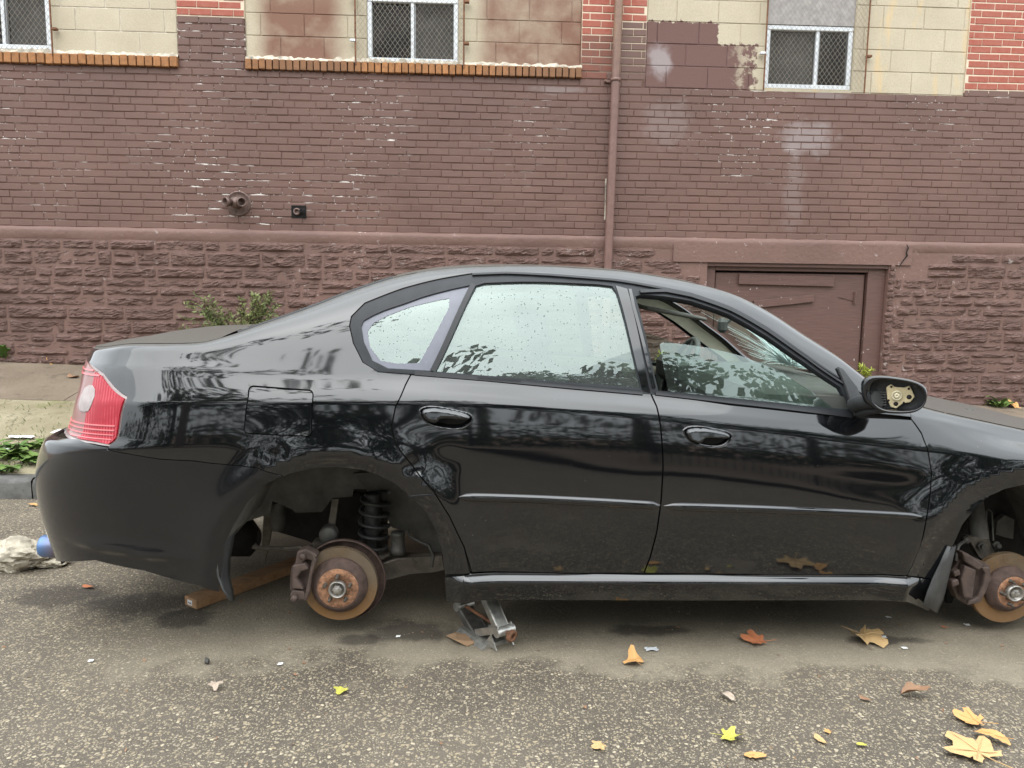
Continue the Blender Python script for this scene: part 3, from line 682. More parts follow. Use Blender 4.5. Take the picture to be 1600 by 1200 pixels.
def stone(x0, x1, z0, z1, seed):
    rr = np.random.RandomState(seed); nx = max(5, int((x1-x0)/.026)); nz = max(6, int((z1-z0)/.011)); vs = []; fs = []
    dep = rr.uniform(.010, .030); k1, k2 = rr.uniform(0, 9, 2); tilt = rr.uniform(-.25, .25)
    ph = rr.uniform(0, 6, (5,)); jit = rr.uniform(-1, 1, (nz+1, nx+1))
    gc = rr.uniform(-1, 1, (5, 8)); nu = max(2, min(6, int((x1-x0)/.07))); nv = max(2, min(3, int((z1-z0)/.045)))
    def coarse(u, v):
        a, b2 = u*nu, v*nv; i, j = min(int(a), 6), min(int(b2), 3); fa, fb = a-i, b2-j; return (gc[j, i]*(1-fa)+gc[j, i+1]*fa)*(1-fb)+(gc[j+1, i]*(1-fa)+gc[j+1, i+1]*fa)*fb
    for j in range(nz+1):
        for i in range(nx+1):
            u, v = i/nx, j/nz; x = x0+(x1-x0)*u; z = z0+(z1-z0)*v
            e = min(u, 1-u)*(x1-x0); e2 = min(v, 1-v)*(z1-z0); ed = min(1, e/.03)*min(1, e2/.022)
            q1 = (z+tilt*(x-x0)+.010*math.sin(x*17+ph[1])+.006*math.sin(x*41+ph[3]))/.042+ph[0]; q2 = (z-.6*tilt*(x-x0)+.006*math.sin(x*29+ph[2]))/.023+ph[2]
            st = 1.5*(2*(q1-math.floor(q1))-1)*(.6+.4*math.sin(x*7+ph[4])) + .8*(2*(q2-math.floor(q2))-1)
            d = ed*(dep*.8 + .017*coarse(u, v) + .0030*st + .0045*jit[j, i])
            cx = rr.uniform(-.004, .004) if 0 < i < nx and 0 < j < nz else 0
            vs.append((x+cx, YW-.026-max(d, -.004), z+cx))
    for j in range(nz):
        for i in range(nx): a = j*(nx+1)+i; fs.append((a, a+1, a+nx+2, a+nx+1))
    b = MB(); b.add(vs, fs, False)
    return b
zrow = LEDGE-.11; rs = random.Random(21); idx = 0; fill = MB()
while zrow > 0.05:
    h = rs.choice([.085, .10, .115, .135, .15]); x = -7.4+rs.uniform(-.2, .1)
    while x < 8.4:
        l = rs.choice([.16, .26, .36, .48, .58])*rs.uniform(.85, 1.1); dbl = rs.random() < .18 and h > .12
        for (za, zb) in (((zrow-h, zrow-h*.52), (zrow-h*.48, zrow)) if dbl else ((zrow-h, zrow),)):
            a, c = x+.006, x+l-.006
            for (s, e) in ((-99, DX0-.02), (DX1+.07, 99)):
                aa, cc = max(a, s), min(c, e)
                if cc-aa < .07: continue
                if zb > DTOP-.05 and not (cc < DX0-.25 or aa > DX1+.2): continue
                if zb < base_z((aa+cc)/2)-.02: continue
                if -5.0 < aa < 5.6: stone(aa, cc, za+.004, zb-.004, idx).build('stone', M['foundation_stone'], fnd); idx += 1
                else: q_ = stone(aa, cc, za+.004, zb-.004, 900+idx); fill.add(q_.v, q_.f)
        x += l
    zrow -= h
tag(fill.build('stonework', M['foundation_stone'], fnd), kind='stuff')
# basement door
door = part_empty('basement_door', bld)
dl, dr = wall_pt(1113, 480)[0], wall_pt(1368, 480)[0]; dtop = wall_pt(1240, 424)[1]
b = MB(); b.box((DX0-.35, YW-.045, DTOP+.0), (DX1+.22, YW-.02, LEDGE-.06)); b.build('lintel', M['painted_render'], door)
b = MB(); zz = base_z(3)-.2
b.bbox((DX0, YW+.02, zz), (dl+.02, YW+.12, DTOP), .004); b.bbox((dr-.09, YW+.02, zz), (DX1, YW+.12, DTOP), .004); b.bbox((dl+.02, YW+.021, dtop-.0), (dr-.09, YW+.12, DTOP-.002), .004); b.build('frame', M['painted_timber'], door)
b = MB(); b.box((DX0, YW-.02, DTOP-.035), (DX1-.0, YW+.03, DTOP-.002)); b.build('drip_board', M['painted_timber'], door)
b = MB(); b.bbox((dl+.035, YW+.055, zz), (dr-.105, YW+.09, dtop-.02), .004); b.build('leaf', M['painted_timber'], door)
b = MB(); b.box((DX0, YW+.1, zz), (DX1, YW+.2, DTOP)); b.build('dark_gap', M['crack_dark'], door)
def board(p0, p1, hh):
    a, c = wall_pt(*p0), wall_pt(*p1); an = math.atan2(c[1]-a[1], c[0]-a[0]); ln = math.hypot(c[0]-a[0], c[1]-a[1])
    Mx = Matrix.Translation((a[0], YW+.025, a[1])) @ Matrix.Rotation(-an, 4, 'Y'); m = MB(); m.bbox((0, 0, -hh/2), (ln, .028, hh/2), .003, Mx); m.build('board', M['painted_timber'], door)
board((1156, 436), (1306, 440), .10); board((1180, 476), (1274, 466), .075)
p = wall_pt(1338, 465); b = MB(); b.prism([(-.16, .0), (0, .035), (0, -.035)], facing((p[0], YW+.054, p[1])), .006); b.bbox((p[0]-.005, YW+.035, p[1]-.06), (p[0]+.02, YW+.056, p[1]+.06), .003); b.tube([(p[0]+.008, YW+.03, p[1]-.06), (p[0]+.008, YW+.03, p[1]+.06)], .009, 8); b.build('hinge', M['painted_timber'], door)
# broken jamb stones beside the door
rr = random.Random(5); z = base_z(4)
while z < DTOP-.02:
    h = rr.uniform(.05, .1); w_ = rr.uniform(.05, .085); m = MB(); bm = bmesh.new(); bmesh.ops.create_icosphere(bm, subdivisions=2, radius=1)
    vs = [(DX1+.035+v.co.x*w_*.55*rr.uniform(.85, 1.15), YW-.03+v.co.y*.03*rr.uniform(.7, 1.3), z+h/2+v.co.z*h*.6*rr.uniform(.9, 1.1)) for v in bm.verts]
    m.add(vs, [[v.index for v in f.verts] for f in bm.faces]); bm.free(); m.build('jamb_stone', M['foundation_stone'], door); z += h
# crack in the render beside the lintel
pts = [(1411, 383), (1414, 388), (1411, 394), (1413, 400), (1408, 406), (1404, 412), (1401, 417)]
b = MB(); b.tube([(wall_pt(*p)[0], YW-.062 if i < 3 else YW-.048, wall_pt(*p)[1]) for i, p in enumerate(pts)], [.004, .008, .006, .009, .006, .005, .003], 5); b.build('crack', M['crack_dark'], fnd)

# downpipe
dp = part_empty('downpipe', bld)
p0, p1 = wall_pt(965, 0), wall_pt(948, 415); dx = (p1[0]-p0[0])/(p1[1]-p0[1])
xa = lambda z: p0[0]+dx*(z-p0[1])
b = MB(); b.tube([(xa(z), YW-.07, z) for z in (base_z(1.2)-.02, 2.0, 3.0, 4.0, ZTOP)], .040, 18); b.build('pipe', M['pipe_paint'], dp)
zc = wall_pt(955, 128)[1]
b = MB(); b.lathe([(.043, -.014), (.048, -.012), (.048, .012), (.043, .014)], Matrix.Translation((xa(zc), YW-.07, zc)), 20)
b.bbox((xa(zc)-.10, YW-.02, zc-.012), (xa(zc)-.03, YW+.0, zc+.012), .004); b.tube([(xa(zc)-.09, YW-.01, zc), (xa(zc)-.09, YW-.05, zc)], .010, 8); b.build('bracket', M['pipe_paint'], dp)
zj = wall_pt(950, 300)[1]; b = MB(); b.box((xa(zj)-.048, YW-.01, zj-.27), (xa(zj)-.036, YW+.002, zj+.13)); b.build('sealant_strip', M['parging'], dp)

# fire brigade inlet and the small outlet
fc = part_empty('fire_inlet', bld); p = wall_pt(373, 318); o = (p[0], YW, p[1])
b = MB(); b.lathe([(.03, .0), (.118, .0), (.118, .006), (.106, .012), (.104, .009), (.06, .012), (.05, .014)], facing(o), 40); b.build('flange', M['cast_metal'], fc)
b = MB(); b.lathe([(.05, 0), (.048, .05), (.052, .052), (.05, .08), (0, .085)], facing((p[0]-.01, YW-.01, p[1])), 20); b.build('body', M['cast_metal'], fc)
for s in (-1, 1):
    dirv = Vector((s*.72, -1, -.03)).normalized(); ux = Vector((0, 0, 1)).cross(dirv).normalized(); uy = dirv.cross(ux)
    b = MB(); b.lathe([(.036, .0), (.034, .075), (.044, .078), (.045, .115), (.036, .117), (.033, .112), (.030, .06), (0, .06)], frame((p[0]-.01+s*.012, YW-.035, p[1]+.004), ux, uy, dirv), 22); b.build('outlet', M['cast_metal'], fc)
sp = part_empty('wall_outlet', bld); p = wall_pt(467, 331)
b = MB()
for (a, c, lo, hi) in ((-.07, .07, .045, .06), (-.07, .07, -.06, -.045), (-.07, -.055, -.045, .045), (.055, .07, -.045, .045)): b.box((p[0]+a, YW-.006, p[1]+lo), (p[0]+c, YW+.02, p[1]+hi))
b.build('box_frame', M['black_iron'], sp)
b = MB(); b.box((p[0]-.056, YW-.003, p[1]-.046), (p[0]+.056, YW-.0025, p[1]+.046)); b.build('recess', M['crack_dark'], sp)
b = MB(); b.lathe([(.034, 0), (.034, .02), (.02, .022), (.019, .004), (0, .004)], facing((p[0]-.015, YW-.004, p[1])), 20); b.build('ring', M['cast_metal'], sp)
b = MB(); b.tube([(p[0]+.02, YW, p[1]+.005), (p[0]+.04, YW-.07, p[1]-.0)], [.022, .018], 12); b.build('spout', M['black_iron'], sp)

# ------------------------------------------------------------------ the car body surface
YC = 2.63; HALF = 0.865; YM = YC+HALF
def hermite(xs, ys, ms, x):
    i = np.clip(np.searchsorted(xs, x)-1, 0, len(xs)-2); h = xs[i+1]-xs[i]; t = (x-xs[i])/h
    return (2*t**3-3*t**2+1)*ys[i]+(t**3-2*t**2+t)*h*ms[i]+(-2*t**3+3*t**2)*ys[i+1]+(t**3-t**2)*h*ms[i+1]
def pchip_slopes(xs, ys):
    h = np.diff(xs); d = np.diff(ys)/h; m = np.zeros(len(xs)); m[0], m[-1] = d[0], d[-1]
    for k in range(1, len(xs)-1):
        if d[k-1]*d[k] > 0: w1, w2 = 2*h[k]+h[k-1], h[k]+2*h[k-1]; m[k] = (w1+w2)/(w1/d[k-1]+w2/d[k])
    return m
GX = np.arange(-2.2, 3.6, .01)
def smooth_curve(xs, ys, sig):
    xs, ys = np.array(xs, float), np.array(ys, float); o = np.argsort(xs); xs, ys = xs[o], ys[o]
    v = hermite(xs, ys, pchip_slopes(xs, ys), np.clip(GX, xs[0], xs[-1]))
    if sig > 0:
        k = np.arange(-60, 61)*.01; kw = np.exp(-.5*(k/sig)**2); kw /= kw.sum()
        v = np.convolve(np.concatenate([np.full(60, v[0]), v, np.full(60, v[-1])]), kw, 'valid')
    m = np.gradient(v, .01); return v, m
def ev(c, x): return hermite(GX, c[0], c[1], np.clip(x, GX[0]+.01, GX[-1]-.02))
class Row:
    def __init__(s, pts, tail_px, sig=.05, nose=None):
        P = [(on_y(a, b, YC+o), o) for a, b, o in pts]; xs = [p[0] for p, _ in P]
        s.z = smooth_curve(xs, [p[2] for p, _ in P], sig); s.o = smooth_curve(xs, [o for _, o in P], sig)
        s.tail = float(on_y(tail_px[0], tail_px[1], YC+.30)[0]); s.nose = nose if nose is not None else 3.06
CREASE = [(60, 636, .024), (400, 628, .018), (640, 630, .024), (960, 648, .026), (1200, 674, .026), (1420, 700, .028), (1600, 718, .03), (1990, 765, .04)]
BELT = [(60, 577, .066), (300, 578, .066), (450, 582, .068), (580, 582, .074), (640, 586, .076), (800, 598, .076), (1000, 613, .076), (1180, 628, .076), (1320, 642, .076), (1430, 652, .074), (1520, 670, .08), (1600, 690, .085), (1990, 745, .10)]
EDGE = [(60, 549, .13), (130, 546, .13), (200, 538, .13), (309, 536, .13), (348, 527, .145), (405, 508, .17), (480, 482, .21), (555, 453, .255), (630, 430, .285), (690, 420, .297), (750, 416, .30), (840, 415, .30),
      (900, 418, .30), (960, 422, .30), (1020, 430, .298), (1080, 441, .292), (1140, 457, .278), (1200, 486, .25), (1260, 525, .215), (1320, 564, .178), (1350, 588, .16), (1400, 622, .13), (1440, 636, .12), (1467, 643, .12),
      (1530, 657, .12), (1600, 672, .125), (1800, 715, .14), (1990, 740, .16)]
BELT_UP = []
for a, b, o in BELT:
    ye = float(np.interp(a, [e[0] for e in EDGE], [e[1] for e in EDGE])); oe = float(np.interp(a, [e[0] for e in EDGE], [e[2] for e in EDGE]))
    up = min(6, .2*(b-ye)); BELT_UP.append((a, b-up, o+up*max(.22*.00235, .55*(oe-o)/(b-ye))))
ROWS = [
 Row([(60, 990, .07), (800, 985, .07), (1990, 985, .07)], (150, 905), nose=2.86),
 Row([(60, 905, .02), (700, 905, .016), (1450, 907, .016), (1990, 905, .02)], (84, 850), nose=2.98),
 Row([(60, 780, .004), (720, 778, 0), (1440, 812, 0), (1990, 850, .004)], (58, 770), nose=3.07),
 Row([(60, 706, .002), (400, 704, .0), (700, 702, .0055), (1040, 712, .0107), (1440, 760, .0123), (1990, 825, .016)], (74, 708), nose=3.06),
 Row([(60, 686, .006), (400, 682, .003), (700, 676, .0105), (1040, 692, .0147), (1440, 738, .0167), (1990, 800, .02)], (112, 686), nose=3.04),
 Row([(a, b+10, o-.0035) for a, b, o in CREASE], (118, 646), nose=3.01),
 Row(CREASE, (120, 636), nose=3.0),
 Row([(a, b-10, o+.0085) for a, b, o in CREASE], (121, 626), nose=2.99),
 Row(BELT, (124, 577), nose=2.96),
 Row(BELT_UP, (124.5, 569), nose=2.94),
 Row(EDGE, (125, 546), sig=.02, nose=2.9),
]
K = len(ROWS)
VN = np.array([float(ev(r.z, np.array([0.12]))[0]) for r in ROWS])
TAILS = np.array([r.tail for r in ROWS]); NOSES = np.array([r.nose for r in ROWS])
US, UL, CA, CN = float(on_y(300, 700, YC)[0]), .62, .40, 2.5      # rear corner
UF, UFL = 2.62, .62
tail_m = pchip_slopes(VN, TAILS); nose_m = pchip_slopes(VN, NOSES)
ARCHES = []
for (cx, cy, r) in ((526, 902, 173), (1594, 916, 160)):
    p = on_y(cx, cy, YC); q = on_y(cx, cy-r, YC); ARCHES.append((float(p[0]), float(p[2]), float(q[2]-p[2])))
DENTS = [(on_y(a, b, YC), s, d) for a, b, s, d in ((640, 730, .028, .009), (618, 722, .020, -.006), (655, 745, .011, -.008), (648, 757, .010, .006), (662, 757, .008, -.005), (630, 745, .012, -.004), (430, 714, .026, .006), (452, 722, .018, -.005), (405, 716, .020, -.003), (575, 712, .03, -.003), (700, 720, .03, .002), (1350, 760, .12, .002))]
BC0, BC1 = on_y(105, 842, YC+.1), on_y(312, 880, YC); BCl = math.hypot(BC1[0]-BC0[0], BC1[2]-BC0[2]); BCt = ((BC1[0]-BC0[0])/BCl, (BC1[2]-BC0[2])/BCl)
def S(u, v, off=0.0):
    """body side: u runs along the car and round its corners, v runs up the side"""
    u = np.asarray(u, float); v = np.asarray(v, float); sh = u.shape; u = u.ravel(); v = v.ravel()
    vv = np.clip(v, VN[0], VN[-1])
    tl = hermite(VN, TAILS, tail_m, vv); ns = hermite(VN, NOSES, nose_m, vv)
    tt = np.clip((US-u)/UL, 0, 1)*(math.pi/2); st, ct = np.sin(tt), np.cos(tt)
    x = np.where(u < US, US-(US-tl)*np.maximum(st, 0)**(2/CN), u); co = np.where(u < US, CA*(1-np.maximum(ct, 0)**(2/CN)), 0)
    co = co + np.clip(US-UL-u, 0, None)
    # the (2/CN) power has a cusp at t=0, blended by a straight lead-in
    tf = np.clip((u-UF)/UFL, 0, 1)*(math.pi/2); sf, cf = np.sin(tf), np.cos(tf)
    x = np.where(u > UF, UF+(ns-UF)*sf, x); co = co+np.where(u > UF, .55*(1-cf), 0)+np.clip(u-UF-UFL, 0, None)
    xr = np.clip(x, -1.75, 3.1)
    Z = np.stack([ev(r.z, xr) for r in ROWS]); O = np.stack([ev(r.o, xr) for r in ROWS])
    # pchip in v, vectorised
    h = np.diff(VN)[:, None]
    def interp(Y, end=None, B=None):
        d = np.diff(Y, axis=0)/h; m = np.zeros_like(Y); m[0] = d[0]; m[-1] = d[-1] if end is None else end
        for k in range(1, K-1):
            w1, w2 = 2*h[k]+h[k-1], h[k]+2*h[k-1]; pr = d[k-1]*d[k]
            m[k] = np.where(pr > 0, (w1+w2)/(w1/np.where(d[k-1] == 0, 1, d[k-1])+w2/np.where(d[k] == 0, 1, d[k])), 0)
        i = np.clip(np.searchsorted(VN, vv)-1, 0, K-2); j = np.arange(len(vv)); hh = h[i, 0]; t = (vv-VN[i])/hh
        return (2*t**3-3*t**2+1)*Y[i, j]+(t**3-2*t**2+t)*hh*m[i, j]+(-2*t**3+3*t**2)*Y[i+1, j]+(t**3-t**2)*hh*m[i+1, j]
    dO = np.diff(O, axis=0)/h
    y_off = interp(O, end=dO[-1]*1.45); z = interp(Z, end=np.diff(Z, axis=0)[-1]/h[-1]*.45)
    z = z+np.clip(v-VN[-1], 0, None)*.3+np.clip(v-VN[0], None, 0)
    y_off = y_off+np.clip(v-VN[-1], 0, None)
    ax = y_off*0
    for (cx, cz, r) in ARCHES:
        d = np.sqrt((x-cx)**2+(z-cz)**2)-r
        fl = np.exp(-np.clip(d-.045, 0, None)**2/(2*.055**2))*.019
        ax = ax - fl + np.clip(1-np.clip(d, -.02, None)/.05, 0, 1.3)*.016
    d = (z-BC0[2])*BCt[0]-(x-BC0[0])*BCt[1]; al = ((x-BC0[0])*BCt[0]+(z-BC0[2])*BCt[1])/BCl
    ax = ax - .010*np.where(d > 0, np.exp(-(d/.035)**2), np.exp(-(d/.010)**2))*np.clip(np.minimum(al*5, (1-al)*3.5), 0, 1)
    for (c, s, dd) in DENTS: ax = ax + dd*np.exp(-((x-c[0])**2+(z-c[2])**2)/(2*s*s))
    y = YC+y_off+ax+co
    P = np.stack([x, y, z], -1)
    if np.any(np.asarray(off) != 0): P = P - SN(u, v)*np.asarray(off)[..., None] if np.ndim(off) else P - SN(u, v)*off
    return P.reshape(sh+(3,))
def SN(u, v):
    """outward normal"""
    e = .002; u = np.asarray(u, float); v = np.asarray(v, float)
    du = S(u+e, v)-S(u-e, v); dv = S(u, v+e)-S(u, v-e); n = np.cross(du, dv); n /= np.linalg.norm(n, axis=-1, keepdims=True)+1e-12
    return n
def inv(pts, surf=None, u0=None):
    """pixel outline -> (u, v) on the body side"""
    pts = np.array(pts, float); surf = surf or S
    if u0 is None:
        P = np.array([on_y(a, b, YC+.08) for a, b in pts]); u = P[:, 0].copy(); Zr = VN
        v = np.clip(P[:, 2]*1.0, VN[0]+.02, VN[-1]-.02)
    else: u, v = u0
    lim = .06
    for it in range(26):
        f = proj(surf(u, v))-pts; e = .003
        if np.abs(f).max() < .03: break
        fu = (proj(surf(u+e, v))-proj(surf(u-e, v)))/(2*e); fv = (proj(surf(u, v+e))-proj(surf(u, v-e)))/(2*e)
        det = fu[:, 0]*fv[:, 1]-fu[:, 1]*fv[:, 0]; det = np.where(np.abs(det) < 400, np.sign(det+1e-9)*400, det)
        su = (f[:, 0]*fv[:, 1]-f[:, 1]*fv[:, 0])/det; sv = (fu[:, 0]*f[:, 1]-fu[:, 1]*f[:, 0])/det
        u = u-np.clip(su, -lim, lim); v = np.clip(v-np.clip(sv, -lim, lim), VN[0]-.3, VN[-1]+.05)
        u = np.clip(u, US-UL-.6, 3.6)
    return np.stack([u, v], -1)
def chaikin(p, closed=True, n=1):
    p = np.array(p, float)
    for _ in range(n):
        q = np.roll(p, -1, 0) if closed else p[1:]; a = p if closed else p[:-1]
        r = np.empty((2*len(a), 2)); r[0::2] = .75*a+.25*q; r[1::2] = .25*a+.75*q
        if not closed: r = np.vstack([p[:1], r, p[-1:]])
        p = r
    return p
def resample(p, step, keep=True):
    out = []; n = len(p)
    for i in range(n):
        a, b = p[i], p[(i+1) % n]; k = max(1, int(round(np.linalg.norm(b-a)/step)))
        for j in range(k): out.append(a+(b-a)*j/k)
    return np.array(out)
def area2(p): return np.sum(p[:, 0]*np.roll(p[:, 1], -1)-np.roll(p[:, 0], -1)*p[:, 1])
def inset(p, d):
    if area2(p) < 0: p = p[::-1]
    out = []; n = len(p)
    for i in range(n):
        a, b, c = p[i-1], p[i], p[(i+1) % n]; e1 = b-a; e2 = c-b; e1 = e1/(np.linalg.norm(e1)+1e-9); e2 = e2/(np.linalg.norm(e2)+1e-9)
        n1 = np.array([-e1[1], e1[0]]); n2 = np.array([-e2[1], e2[0]]); m = n1+n2; q = max(.45, 1+n1@n2); out.append(b+m*d/q)
    return np.array(out)
def inside(P, poly):
    x, y = P[:, 0], P[:, 1]; r = np.zeros(len(P), bool); a = poly; b = np.roll(poly, -1, 0)
    for (x1, y1), (x2, y2) in zip(a, b):
        if y1 == y2: continue
        c = ((y1 > y) != (y2 > y)) & (x < (x2-x1)*(y-y1)/(y2-y1)+x1); r ^= c
    return r
def dist_poly(P, poly):
    d = np.full(len(P), 1e9); b = np.roll(poly, -1, 0)
    for a, c in zip(poly, b):
        e = c-a; t = np.clip(((P-a)@e)/(e@e+1e-12), 0, 1); q = P-a-t[:, None]*e; d = np.minimum(d, np.sqrt((q*q).sum(1)))
    return d
def fill_uv(outer, holes, step):
    loops = [resample(outer, step*.8)]+[resample(h, step*.8) for h in holes]
    lo, hi = outer.min(0), outer.max(0)
    gx, gy = np.meshgrid(np.arange(math.floor(lo[0]/step)*step, hi[0]+step, step), np.arange(math.floor(lo[1]/step)*step, hi[1]+step, step))
    P = np.stack([gx.ravel(), gy.ravel()], -1); ok = inside(P, loops[0])
    for h in loops[1:]: ok &= ~inside(P, h)
    P = P[ok]
    for l in loops: P = P[dist_poly(P, l) > step*.45]
    vs = []; es = []
    for l in loops: n0 = len(vs); vs += [Vector(p) for p in l]; es += [(n0+i, n0+(i+1) % len(l)) for i in range(len(l))]
    vs += [Vector(p) for p in P]
    r = delaunay_2d_cdt(vs, es, [], 0, 1e-6)
    V = np.array([tuple(p) for p in r[0]]); T = np.array([t for t in r[2] if len(t) == 3]); c = V[T].mean(1)
    ok = inside(c, loops[0])
    for h in loops[1:]: ok &= ~inside(c, h)
    T = T[ok]
    return V, T
def shell(name, outer, holes, mat, parent, off=0.0, step=.018, lip=.014, surf=None, mirror=True, rim=None):
    """a sheet on the body surface cut to the outline; returns (near, far) objects"""
    surf = surf or S
    V, T = fill_uv(outer, holes, step)
    P = surf(V[:, 0], V[:, 1]); e = .002
    du = surf(V[:, 0]+e, V[:, 1])-surf(V[:, 0]-e, V[:, 1]); dv = surf(V[:, 0], V[:, 1]+e)-surf(V[:, 0], V[:, 1]-e)
    N = np.cross(du, dv); N /= np.linalg.norm(N, axis=1, keepdims=True)+1e-12
    P = P-N*off
    tri = V[T]; ar = (tri[:, 1, 0]-tri[:, 0, 0])*(tri[:, 2, 1]-tri[:, 0, 1])-(tri[:, 1, 1]-tri[:, 0, 1])*(tri[:, 2, 0]-tri[:, 0, 0])
    T = np.where((ar < 0)[:, None], T[:, ::-1], T)
    faces = [tuple(int(i) for i in t) for t in T]; verts = P; norms = N
    if lip > 0:
        cnt = {}
        for t in faces:
            for a, b in ((t[0], t[1]), (t[1], t[2]), (t[2], t[0])): cnt[(a, b)] = 1
        bd = [(a, b) for (a, b) in cnt if (b, a) not in cnt]
        ids = sorted({i for e_ in bd for i in e_}); n0 = len(P); mp_ = {i: n0+k for k, i in enumerate(ids)}; n1 = n0+len(ids); mq = {i: n1+k for k, i in enumerate(ids)}
        top = P[ids]; bot = top-N[ids]*lip
        verts = np.vstack([P, top, bot])
        en = np.zeros((len(P), 3))
        for a, b in bd:
            q = np.cross(P[b]-P[a], N[a]); en[a] += q; en[b] += q
        en = en[ids]; en /= np.linalg.norm(en, axis=1, keepdims=True)+1e-12
        rn = en*.8+N[ids]*.6
        norms = np.vstack([N, rn, en])
        faces += [(mp_[b], mp_[a], mq[a], mq[b]) for a, b in bd]
    objs = []
    for far in ((0, 1) if mirror else (0,)):
        vv, nn, ff = verts.copy(), norms.copy(), faces
        if far: vv[:, 1] = 2*YM-vv[:, 1]; nn[:, 1] *= -1; ff = [f[::-1] for f in faces]
        me = bpy.data.meshes.new(name); me.from_pydata(vv.tolist(), [], ff); me.polygons.foreach_set('use_smooth', [True]*len(ff)); me.update()
        me.normals_split_custom_set_from_vertices(nn.tolist()); me.materials.append(M[mat])
        par = parent[far] if isinstance(parent, (tuple, list)) else parent
        objs.append(link(bpy.data.objects.new(name, me), par))
    return objs

def handle_ring(px):
    x0, y0, x1, y1, yb = px
    return chaikin(uv([(x0, y0+3), (x0+9, y0-3), (x0+30, y0-3), (x1-24, y1-6), (x1-6, y1-2), (x1, y1+6), (x1-4, y1+15), (x1-16, yb), ((x0+x1)/2+6, yb+1), (x0+24, yb-3), (x0+8, yb-12), (x0+1, yb-24)]), n=2)
# ------------------------------------------------------------------ the car: panels
car = empty('black_sedan', 'black four-door sedan stripped of its wheels, propped beside the kerb', 'car')
# outlines in photograph pixels, laid on the body surface
q_gap = [(642, 585), (633, 602), (618, 635), (612, 665), (615, 686), (627, 707), (653, 740), (677, 767), (702, 807), (725, 855), (737, 895)]
mid_gap = [(1017, 615), (1026, 635), (1032, 665), (1035, 700), (1036, 730), (1033, 782), (1026, 832), (1016, 870), (1006, 896)]
frt_gap = [(1424, 655), (1440, 677), (1450, 702), (1456, 740), (1454, 772), (1448, 809), (1437, 857), (1426, 883), (1417, 900)]
belt = [(645, 585), (760, 594.5), (900, 607.5), (1017, 616), (1140, 632), (1260, 645), (1338, 651), (1424, 655)]
arch_r = [(352, 850), (365, 822), (387, 785), (415, 757), (452, 741), (490, 732), (527, 730), (565, 735), (590, 742), (615, 755), (640, 775), (665, 800), (682, 832), (690, 862), (695, 898)]
arch_f = [(1488, 856), (1504, 820), (1528, 790), (1547, 775), (1569, 765), (1600, 758), (1640, 764), (1675, 785), (1702, 820), (1720, 860), (1728, 905)]
win_out = [(546, 509), (549, 494), (570, 473), (600, 461), (630, 450), (690, 435), (738, 427), (790, 425), (840, 427), (900, 431), (960, 436), (1020, 446), (1080, 458), (1140, 479), (1200, 512), (1260, 554), (1320, 596), (1350, 617), (1352, 645),
           (1338, 651), (1260, 645), (1140, 632), (1017, 616), (900, 607.5), (760, 594.5), (645, 585), (591, 581), (567, 566), (552, 536)]
uv = inv
rear_door = uv(q_gap+[(870, 896)]+mid_gap[::-1]+belt[2:0:-1])
front_door = uv(mid_gap+[(1200, 898)]+frt_gap[::-1]+belt[-2:3:-1])
bump_seam = [(168, 703), (210, 711), (250, 717.5), (330, 724), (400, 731), (442, 744)]
b_low = [(343, 925), (287, 910), (225, 892), (150, 876), (112, 866), (92, 850)]
win_uv = uv(win_out)
lamp_px = [(131, 553), (160, 583), (198, 620), (190, 648), (169, 697), (145, 692), (124, 684), (128, 640), (131, 600)]
lamp_uv = uv(lamp_px)
TOPV = float(VN[-1]); UC = US-UL-(HALF-CA)+.002
# quarter panel with C pillar, roof rail and A pillar in one piece
seamv = uv(bump_seam); vb = float(seamv[0, 1])
rail = np.array([(u, TOPV-.004) for u in np.linspace(2.36, float(uv([(145, 545)])[0, 0]), 60)])
a_base = uv([(1424, 652), (1352, 645)])
lampR = uv([(131, 553), (160, 583), (198, 620), (190, 648), (169, 697)])
quarter = np.vstack([uv([(442, 746)]+arch_r[4:]+[(735, 896)]), uv(q_gap[::-1][1:]), uv([(591, 581), (567, 566), (552, 536)]), uv(win_out[:18]), a_base[::-1], [[float(a_base[0, 0]), TOPV-.004]], rail[rail[:, 0] < a_base[0, 0]-.01], lampR, seamv])
fuel = chaikin(uv([(389, 620), (389, 604), (405, 605), (474, 610), (489, 611), (488, 626), (486, 666), (486, 681), (470, 680), (397, 677), (382, 676), (383, 661)]), n=2)
shell('quarter_panel', inset(quarter, .0018), [inset(fuel, -.0035)], 'dusty_paint', car)
fv0, fv1 = float(fuel[:, 1].min()), float(fuel[:, 1].max())
def FL_(u, v):
    P = S(u, v); P[..., 1] -= .009*(1-np.clip((np.asarray(v)-fv0)/(fv1-fv0), -.1, 1.1))-.003; return P
shell('fuel_flap', inset(fuel, .001), [], 'black_paint', car, surf=FL_)
H_REAR, H_FRONT = (654, 637, 741, 647, 671), (1066, 668, 1146, 676, 700)
doors_r = shell('rear_door', inset(rear_door, .003), [inset(handle_ring(H_REAR), .005)], 'dusty_paint', car)
doors_f = shell('front_door', inset(front_door, .003), [inset(handle_ring(H_FRONT), .005)], 'dusty_paint', car)
